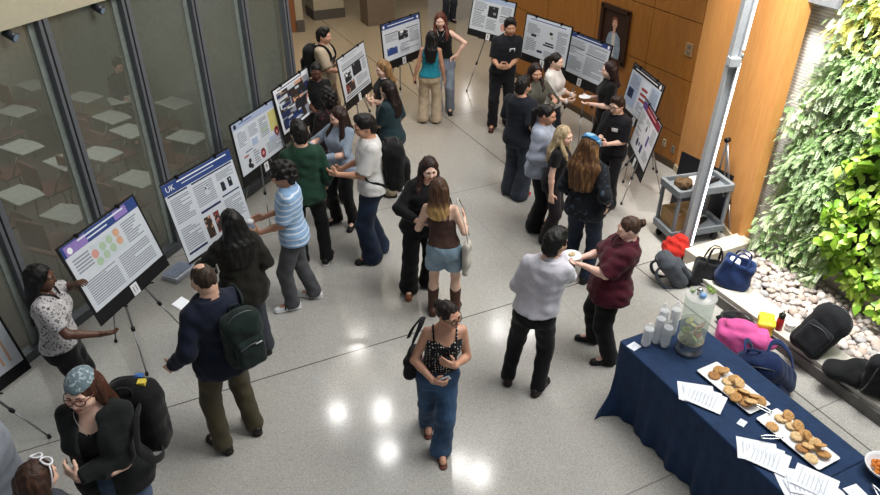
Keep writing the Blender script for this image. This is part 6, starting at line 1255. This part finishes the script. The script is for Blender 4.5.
P = make_person('whitetop', 'person with a dark ponytail in a white top, looking up at the dark-banner poster', headpos(556, 53, 1.66), 1.66, 65, 'f', .98, skin='#e8c6b2', head=(0, 4, 0), hair=('pony', .24), haircol='#1d1412', la=dict(t=(-.1, .28, 1.08), n=(.6, -.3, .5), d=(.6, .8, 0), c=.5), ra=dict(t=(.14, .30, 1.06), n=(-.6, 0, .5), d=(-.3, 1, 0), c=.5), top=dict(c='#dcd8d4', hem=.88, sleeve=.75, off=.024), bottom=dict(c='#2a2c34'), shoes=shoe_b, far=True)
# --- 22 black tee presenter with plate
P = make_person('blacktee', 'person in a black top holding out a white plate below the framed portrait', headpos(612, 62, 1.67), 1.68, -78, 'f', 1.0, skin='#ecc8b6', head=(0, 6, 0), hair=('long', .24, 0, False), haircol='#2c1a16', la=dict(t=(-.10, .24, 1.10), n=(.2, 0, 1), d=(.15, 1, 0), c=.3), ra=dict(t=(.12, .24, 1.12), n=(-.2, 0, 1), d=(-.2, 1, 0), c=.3), top=dict(c=BLACK, hem=.86, sleeve=.46, off=.022), bottom=dict(c=BLACK), shoes=shoe_b, far=True)
small_plate('white plate held out by the person in black below the framed portrait', hand_mid(P, 'L', 'R')+[0, 0, .015])
# --- 23 navy tee back
f23 = [(510, 192), (521, 198)]; g = mid(*f23)
P = make_person('navytee', 'person in a dark navy t-shirt and wide charcoal jeans, back turned', g, 1.73, 150, 'm', 1.05, feet=[(-.10, .02, 10), (.10, -.04, -18)], skin='#c9a088', head=(-14, 8, 0), hair=('short',), haircol='#120e0d', la=dict(t=(-.20, .26, 1.02), n=(1, 0, 0), c=.6), ra=dict(t=(.27, .06, .95), n=(-1, 0, 0), c=.5), top=dict(c='#1b2029', hem=.80, sleeve=.5, off=.034, sl=1.5), bottom=dict(c=('#2b303a', 'denim', '#3d4450'), r=(.11, .105, .12), hem=.02), shoes=dict(c='#b8302a', sole='#e6e2de'), far=True)
# --- 24 grey shirt ponytail
f24 = [(531, 234), (540, 220)]; g = mid(*f24)
P = make_person('greyshirt', 'person with a dark braid in a grey-blue long-sleeved shirt, facing right', g, 1.70, 78, 'f', 1.05, feet=[(-.09, .0, 8), (.11, .02, -8)], skin='#c3947a', head=(-4, 10, 0), hair=('braid', .34), haircol='#120d0c', la=dict(t=(-.10, .27, 1.08), n=(.6, -.5, .4), d=(.7, .6, 0), c=.5), ra=dict(t=(.17, .16, 1.02), n=(-1, .1, 0), d=(-.3, .9, 0), c=.5), top=dict(c='#9aa2b2', hem=.80, off=.036, sleeve=.97, rip=.005, collar=True), bottom=dict(c=BLACK, r=(.102, .09, .105), hem=.03), shoes=dict(c='#141416', style='shoe'))
# --- 25 blonde
P = make_person('blonde', 'person with long pale blonde hair in black, beside the blue headband', at(548, 240), 1.60, 82, 'f', 1.0, feet=[(-.10, 0, 8), (.10, .0, -8)], lean=(.08, .06), skin='#e8c2ae', head=(-20, 8, 0), hair=('long', .36, 0, True), haircol='#b59f7c', haircol2='#d8c8a8', ra=dict(t=(.26, .02, .84), n=(-1, .1, 0), c=.4), la=dict(t=(-.1, .26, 1.0), n=(1, -.4, 0), c=.6), top=dict(c='#141317', hem=.90, sleeve=.3, off=.02), bottom=dict(c='#241c22', r=(.1, .08, .09)), shoes=shoe_b)
# --- 26 blue headband, floral blouse
P = make_person('headband', 'person with long wavy brown hair and a blue headband in a dark floral blouse', at(577, 276), 1.79, 160, 'f', 1.03, feet=[(-.11, 0, 8), (.12, -.02, -8)], lean=(-.04, 0), skin='#e2bea8', head=(-6, 4, 0), hair=('long', .44, .0, False), haircol='#5e3f26', haircol2='#a27c4c', hw=1.45, ra=dict(t=(.235, .02, .99), n=(-.9, -.3, 0), d=(-.1, -.3, -.9), c=.5, pole=(.4, -1, -.1)), la=dict(t=(-.26, .12, .95), n=(1, 0, 0), c=.5), top=dict(c=('#14171d', 'floral', '#3d4c5c'), hem=.82, sleeve=.75, off=.034, rip=.005), bottom=dict(c=('#1a2130', 'denim', '#283348'), r=(.102, .078, .07), hem=.04), shoes=shoe_b)
bandana(P, '#3a74a4', 'stripes', '#86b4d0', .02, nm='headband', band=.062, tilt=1.0, grow=.012)
# --- 27 man with glasses, name tag
P = make_person('tagman', 'person in glasses and a black shirt, hands clasped, beside the maroon-banner poster', at(605, 207), 1.62, -30, 'm', .98, feet=[(-.07, .0, 10), (.09, .03, -10)], lean=(.0, .04), skin='#e4bfac', head=(-6, 12, 0), hair=('short',), haircol='#2c1c16', la=dict(t=(-.06, .28, 1.10), n=(.6, -.6, .3), d=(.8, .5, 0), c=.8), ra=dict(t=(.07, .30, 1.11), n=(-.6, -.6, .3), d=(-.8, .5, 0), c=.8), top=dict(c='#14141a', hem=.88, sleeve=.50, off=.026, sl=1.4), bottom=dict(c='#141418', r=(.095, .075, .08)), shoes=shoe_b)
glasses(P, '#1c1614'); name_tag(P, -.07, 1.27)
# --- 28 white shirt
f28 = [(511, 386), (534, 393)]; g = mid(*f28)
P = make_person('whiteshirt', 'person in a white dress shirt and black trousers, hand to the mouth', g+np.array([.06, 0, 0]), 1.76, 166, 'm', .97, feet=[(-.20, .03, 18), (.10, .0, -12)], lean=(.10, .04), skin='#cda488', head=(-24, 12, 0), hair=('short',), haircol='#0f0d0d', ra=dict(t=(.10, .21, 1.40), n=(-.5, -.5, .4), d=(-.3, .1, .9), c=.9, pole=(.45, .1, -1)), la=dict(t=(-.17, .27, 1.07), n=(1, 0, .2), d=(.4, .9, .1), c=.6, pole=(-.35, -.5, -.9)), top=dict(c='#cfcdd6', hem=.93, sleeve=.97, off=.034, collar=True, rip=.005), bottom=dict(c='#101013', r=(.104, .08, .066), hem=.045), shoes=dict(c='#201612', sole='#33221a'))
# --- 29 maroon tee with plate
f29 = [(590, 341), (607, 363)]; g = mid(*f29)
P = make_person('maroon', 'person in a maroon t-shirt with hair in a bun, eating from a plate', g, 1.60, -80, 'f', 1.26, feet=[(f[0], f[1], d) for f, d in zip(world_feet(g, -78, f29, 1.66), (12, -6))], lean=(.0, -.13), skin='#eec6b4', head=(4, 14, 0), hair=('bun',), haircol='#4a3428', la=dict(t=(-.10, .30, 1.18), n=(.3, .1, .9), d=(.3, .9, .0), c=.5, pole=(-.6, -.3, -.7)), ra=dict(t=(.08, .31, 1.15), n=(-.2, 0, 1), d=(-.3, .9, -.05), c=.5, pole=(.6, -.3, -.7)), top=dict(c='#4a1424', hem=.80, sleeve=.52, off=.034, sl=1.4, rip=.006, flare=.03), bottom=dict(c='#101013', r=(.105, .08, .078), hem=.035), shoes=dict(c='#121214'))
pl = at_hand(P, 'R', .10, .035); small_plate('white plate held by the person in the maroon t-shirt', pl+[0, 0, .005], r=.095); snack_on('beige snack on the plate of the person in the maroon t-shirt', pl+[.01, .01, .012], '#c9b38a'); necklace(P, '#1c1a22', drop=.1, th=.006, k=1.22)
# --- 30 walker in front
f30 = [(433, 452), (428, 432)]; g = mid(*f30)
P = make_person('walker', 'person in glasses, polka-dot camisole and blue jeans walking with a phone in hand', g+np.array([.06, -.02, 0]), 1.57, 4, 'f', 1.0, feet=[(-.02, .17, 4), (.07, -.20, -6)][::1], lean=(-.09, .03), skin='#c99a80', head=(38, 6, 6), hair=('bun',), haircol='#1d1412', ra=dict(t=(.05, .24, 1.02), n=(-.4, -.7, .3), d=(-.9, .4, -.05), c=.8, pole=(.9, -.4, -.4)), la=dict(t=(-.13, .23, 1.17), n=(.3, -.9, .2), d=(.8, .1, .45), c=.35, pole=(-.4, -.4, -.9)), top=dict(c=('#101013', 'dots', '#d8d4d0'), hem=.99, sleeve=0, off=.012, neck=1.335, straps=.009, strapx=.09, nr=0, scoop=(.085, .15), scoopb=(.12, .19), name='camisole'), bottom=dict(c=jeans('#2c4462', '#48668a'), r=(.106, .088, .10), hem=.03, waist=.985), shoes=dict(c='#5a2f22', style='sandal'))
glasses(P, '#15110f')
t = empty('phone', tuple(at_hand(P, 'R', .06, .03)), P.yaw, 'white phone held against the waist by the person in the polka-dot camisole', 'phone'); bm = bmesh.new(); box(bm, (0, 0, 0), (.072, .006, .036), bevel=.003); bobj('phone_body', bm, plain('#d5d8e2', .35), t); bm = bmesh.new(); box(bm, (0, -.0065, 0), (.066, .0008, .032)); bobj('screen', bm, plain('#14161c', .15), t); t.rotation_euler = (R(-30), R(20), P.yaw)
t = empty('shoulder_bag', tuple(P.l2w(np.array([.215, -.09, .84])+P.D)), P.yaw+R(70), 'black shoulder bag on the arm of the person in the polka-dot camisole', 'bag'); F = Field((-.25, -.2, -.05), (.25, .2, .4), .0105); F.rbox((0, 0, .11), (.13, .055, .11), .05, k=.02).ripple(.006, 30, 1); fobj('bag_body', F, cloth('#17161b'), t)
bm = bmesh.new(); loc2 = lambda p: np.array(Matrix.Rotation(-R(70), 3, 'Z')@Vector(np.array(p)-np.array([.215, -.09, .84]))); tube(bm, curve_pts([loc2((.25, .04, 1.10)), loc2((.215, .07, 1.28)), loc2((.145, .03, 1.438)), loc2((.13, -.07, 1.42)), loc2((.20, -.16, 1.25)), loc2((.24, -.22, 1.10))], 28), .022, 10, flat=.3); bobj('strap', bm, cloth('#17161b'), t)
F = Field((-.12, -.12, -.12), (.12, .12, .12), .009); F.ell((0, 0, 0), (.055, .05, .06), noise=(.006, 50)); o = fobj('fluffy_charm', F, plain('#d99aa8', .9, vary=.15), t); o.location = (-.06, .11, .10)
# --- 31 black dress, plate
P = make_person('blackdress', 'person with long brown hair all in black holding a plate, facing the camera', at(421, 288), 1.67, 12, 'f', 1.03, feet=[(-.10, -.02, 10), (.15, .06, -14)], lean=(-.10, .03), skin='#efccba', head=(0, 14, 0), hair=('long', .32, 0, True), haircol='#2c1b16', ra=dict(t=(.10, .30, 1.10), n=(-.5, -.3, .6), d=(-.7, .6, 0), c=.6, pole=(1, -.3, -.4)), la=dict(t=(-.08, .31, 1.08), n=(.3, 0, .9), d=(.7, .6, -.05), c=.4, pole=(-1, -.3, -.4)), top=dict(c='#111114', hem=.80, off=.034, sleeve=.97, rip=.005, nr=.075, scoop=(.05, .06)), bottom=dict(c='#111114', r=(.104, .09, .11), hem=.03), shoes=dict(c='#8a5434'))
pl = hand_mid(P, 'L', 'R'); small_plate('white plate with a snack held by the person all in black', pl+[0, 0, .0], r=.08); snack_on('tan snack on the plate of the person all in black', pl+[0, 0, .008], '#d8a860')
# --- 32 tank top, shorts, boots
P = make_person('shorts', 'person in a brown tank top, denim shorts and brown cowboy boots', at(444, 312), 1.62, 174, 'f', 1.0, feet=[(-.13, .0, 8), (.13, .01, -8)], lean=(-.06, .02), skin='#e8c4ae', head=(4, 12, 0), hair=('long', .28, 0, False, .55), haircol='#4a3222', haircol2='#b8945c', la=dict(t=(-.20, .24, 1.18), n=(1, 0, .2), d=(.3, .8, .5), c=.7, pole=(-.45, -.5, -.9)), ra=dict(t=(.20, .22, 1.14), n=(-1, 0, .2), d=(-.2, .9, .3), c=.7, pole=(.4, -.5, -.9)), top=dict(c='#4a352f', hem=.95, sleeve=0, off=.012, neck=1.27, straps=.010, strapx=.09, nr=0), bottom=dict(c=('#7f97a8', 'denim', '#a3b8c6'), r=(.098, .1, .1), short=.66, fl=.03, waist=1.0, off=.014, name='shorts'), shoes=dict(c='#4a2c20', style='boot', sole='#20150f'))
t = empty('tote_bag', tuple(P.l2w(np.array([.25, -.02, .60])+P.D)), P.yaw+R(80), 'long white cloth bag hanging from the shoulder of the person in denim shorts', 'bag'); F = Field((-.2, -.15, -.05), (.2, .15, .5), .0105); F.rbox((0, 0, .18), (.085, .035, .19), .03, k=.02).ripple(.007, 26, 1); fobj('bag_body', F, cloth('#b9b5ac'), t)
bm = bmesh.new(); loc3 = lambda p: np.array(Matrix.Rotation(-R(80), 3, 'Z')@Vector(np.array(p)-np.array([.25, -.02, .60]))); tube(bm, curve_pts([loc3((.265, .06, 1.0)), loc3((.22, .07, 1.25)), loc3((.155, .02, 1.44)), loc3((.15, -.05, 1.43)), loc3((.22, -.11, 1.25)), loc3((.265, -.10, 1.0))], 28), .012, 8, flat=.35); bobj('strap', bm, cloth('#b9b5ac'), t)
# --- 33 seated behind the glass
sp = gw(4.25, -3.0);  
P = make_person('seated', 'person in dark clothes seated behind the tinted glass, blurred', sp, 1.70, 10, 'f', 1.05, sit=.37, feet=[(-.1, .42, 0), (.1, .42, 0)], skin='#b98f7c', hair=('short',), haircol='#181312', head=(0, 18, 0), la=dict(t=(-.1, .34, 1.1), n=(.5, -.5, .3), d=(.6, .8, 0), c=.6), ra=dict(t=(.1, .34, 1.1), n=(-.5, -.5, .3), d=(-.6, .8, 0), c=.6), top=dict(c='#1c2422', hem=.86, off=.03), bottom=dict(c='#1d2022'), shoes=shoe_b, far=True)
o = copy_tree(DESK); o.location = (sp[0], sp[1], .0); o.rotation_euler = (0, 0, P.yaw); tag(o, 'red tablet-arm chair under the seated person behind the glass', 'chair', 'tablet chairs in the classroom')
# ================================================================== LIGHT AND CAMERA
def area(name, loc, tgt, size, power, c=(1, 1, 1), sizey=None, spread=None):
    l = bpy.data.lights.new(name, 'AREA'); l.energy = power; l.color = c; l.size = size
    if sizey: l.shape = 'RECTANGLE'; l.size_y = sizey
    if spread: l.spread = spread
    o = bpy.data.objects.new(name, l); COL.objects.link(o); o.location = loc; o.rotation_euler = (Vector(tgt)-Vector(loc)).to_track_quat('-Z', 'Y').to_euler(); return o
def spotl(name, loc, tgt, power, ang, blend=.6, c=(1, 1, 1), r=.12):
    l = bpy.data.lights.new(name, 'SPOT'); l.energy = power; l.spot_size = R(ang); l.spot_blend = blend; l.color = c; l.shadow_soft_size = r
    o = bpy.data.objects.new(name, l); COL.objects.link(o); o.location = loc; o.rotation_euler = (Vector(tgt)-Vector(loc)).to_track_quat('-Z', 'Y').to_euler()
area('skylight', (6.0, 3.0, 8.2), (3.6, 4.8, 0), 5.0, 840, (1, .985, .96), 6.0)
area('hall_light', (4.5, 13.5, 6.0), (4.5, 13.5, 0), 4.0, 120, (1, .86, .66), 5.0)
for wy, wp in ((4.75, 980), (3.7, 780), (2.6, 480)): spotl('plant_spot', (5.55, wy, 5.0), (6.75, wy, 1.9), wp, 62, .8, (1, .99, .94), .25)
area('room_light', tuple(gw(1.5, -2.4, 3.0)), tuple(gw(1.5, -2.4, 0)), 3.5, 75, (.93, .98, 1), 2.0)
spotl('timber_spot', (5.7, 6.9, 5.4), (6.95, 5.9, 1.7), 700, 50, .8, (1, .94, .84))
# ceiling lamps whose reflections glint on the terrazzo
for i, (px, py, pw) in enumerate(((382, 411, 1), (388, 451, 1), (480, 474, .9), (458, 466, .7), (294, 365, 1), (338, 413, .8), (500, 328, .8), (358, 346, .6), (413, 90, .7), (467, 100, .7), (645, 352, .8), (530, 330, .7))):
    g = at(px, py); D = math.hypot(g[0], g[1]); zc = 7.6; ex = zc*D/CAM_H; u = g[:2]/D; q = g[:2]+u*ex
    l = area('ceiling_lamp', (q[0], q[1], zc), (q[0], q[1], 0), .30, 40*pw, (1, .98, .95)); l.data.shape = 'DISK'
w = bpy.data.worlds.new('World'); SC.world = w; w.use_nodes = True; bgn = w.node_tree.nodes['Background']; bgn.inputs['Color'].default_value = (.74, .78, .82, 1); bgn.inputs['Strength'].default_value = .25
cam = bpy.data.cameras.new('Camera'); cam.sensor_width = 36; cam.lens = CAM_F/880*36; cam.clip_end = 100; co = bpy.data.objects.new('Camera', cam); COL.objects.link(co); co.location = (0, 0, CAM_H); co.rotation_euler = (PI/2-CAM_PITCH, 0, -CAM_AZ); SC.camera = co
SC.view_settings.view_transform = 'Standard'; SC.view_settings.look = 'None'; SC.view_settings.exposure = 0.0; SC.view_settings.gamma = 1.0
SC.cycles.max_bounces = 6; SC.cycles.transparent_max_bounces = 12
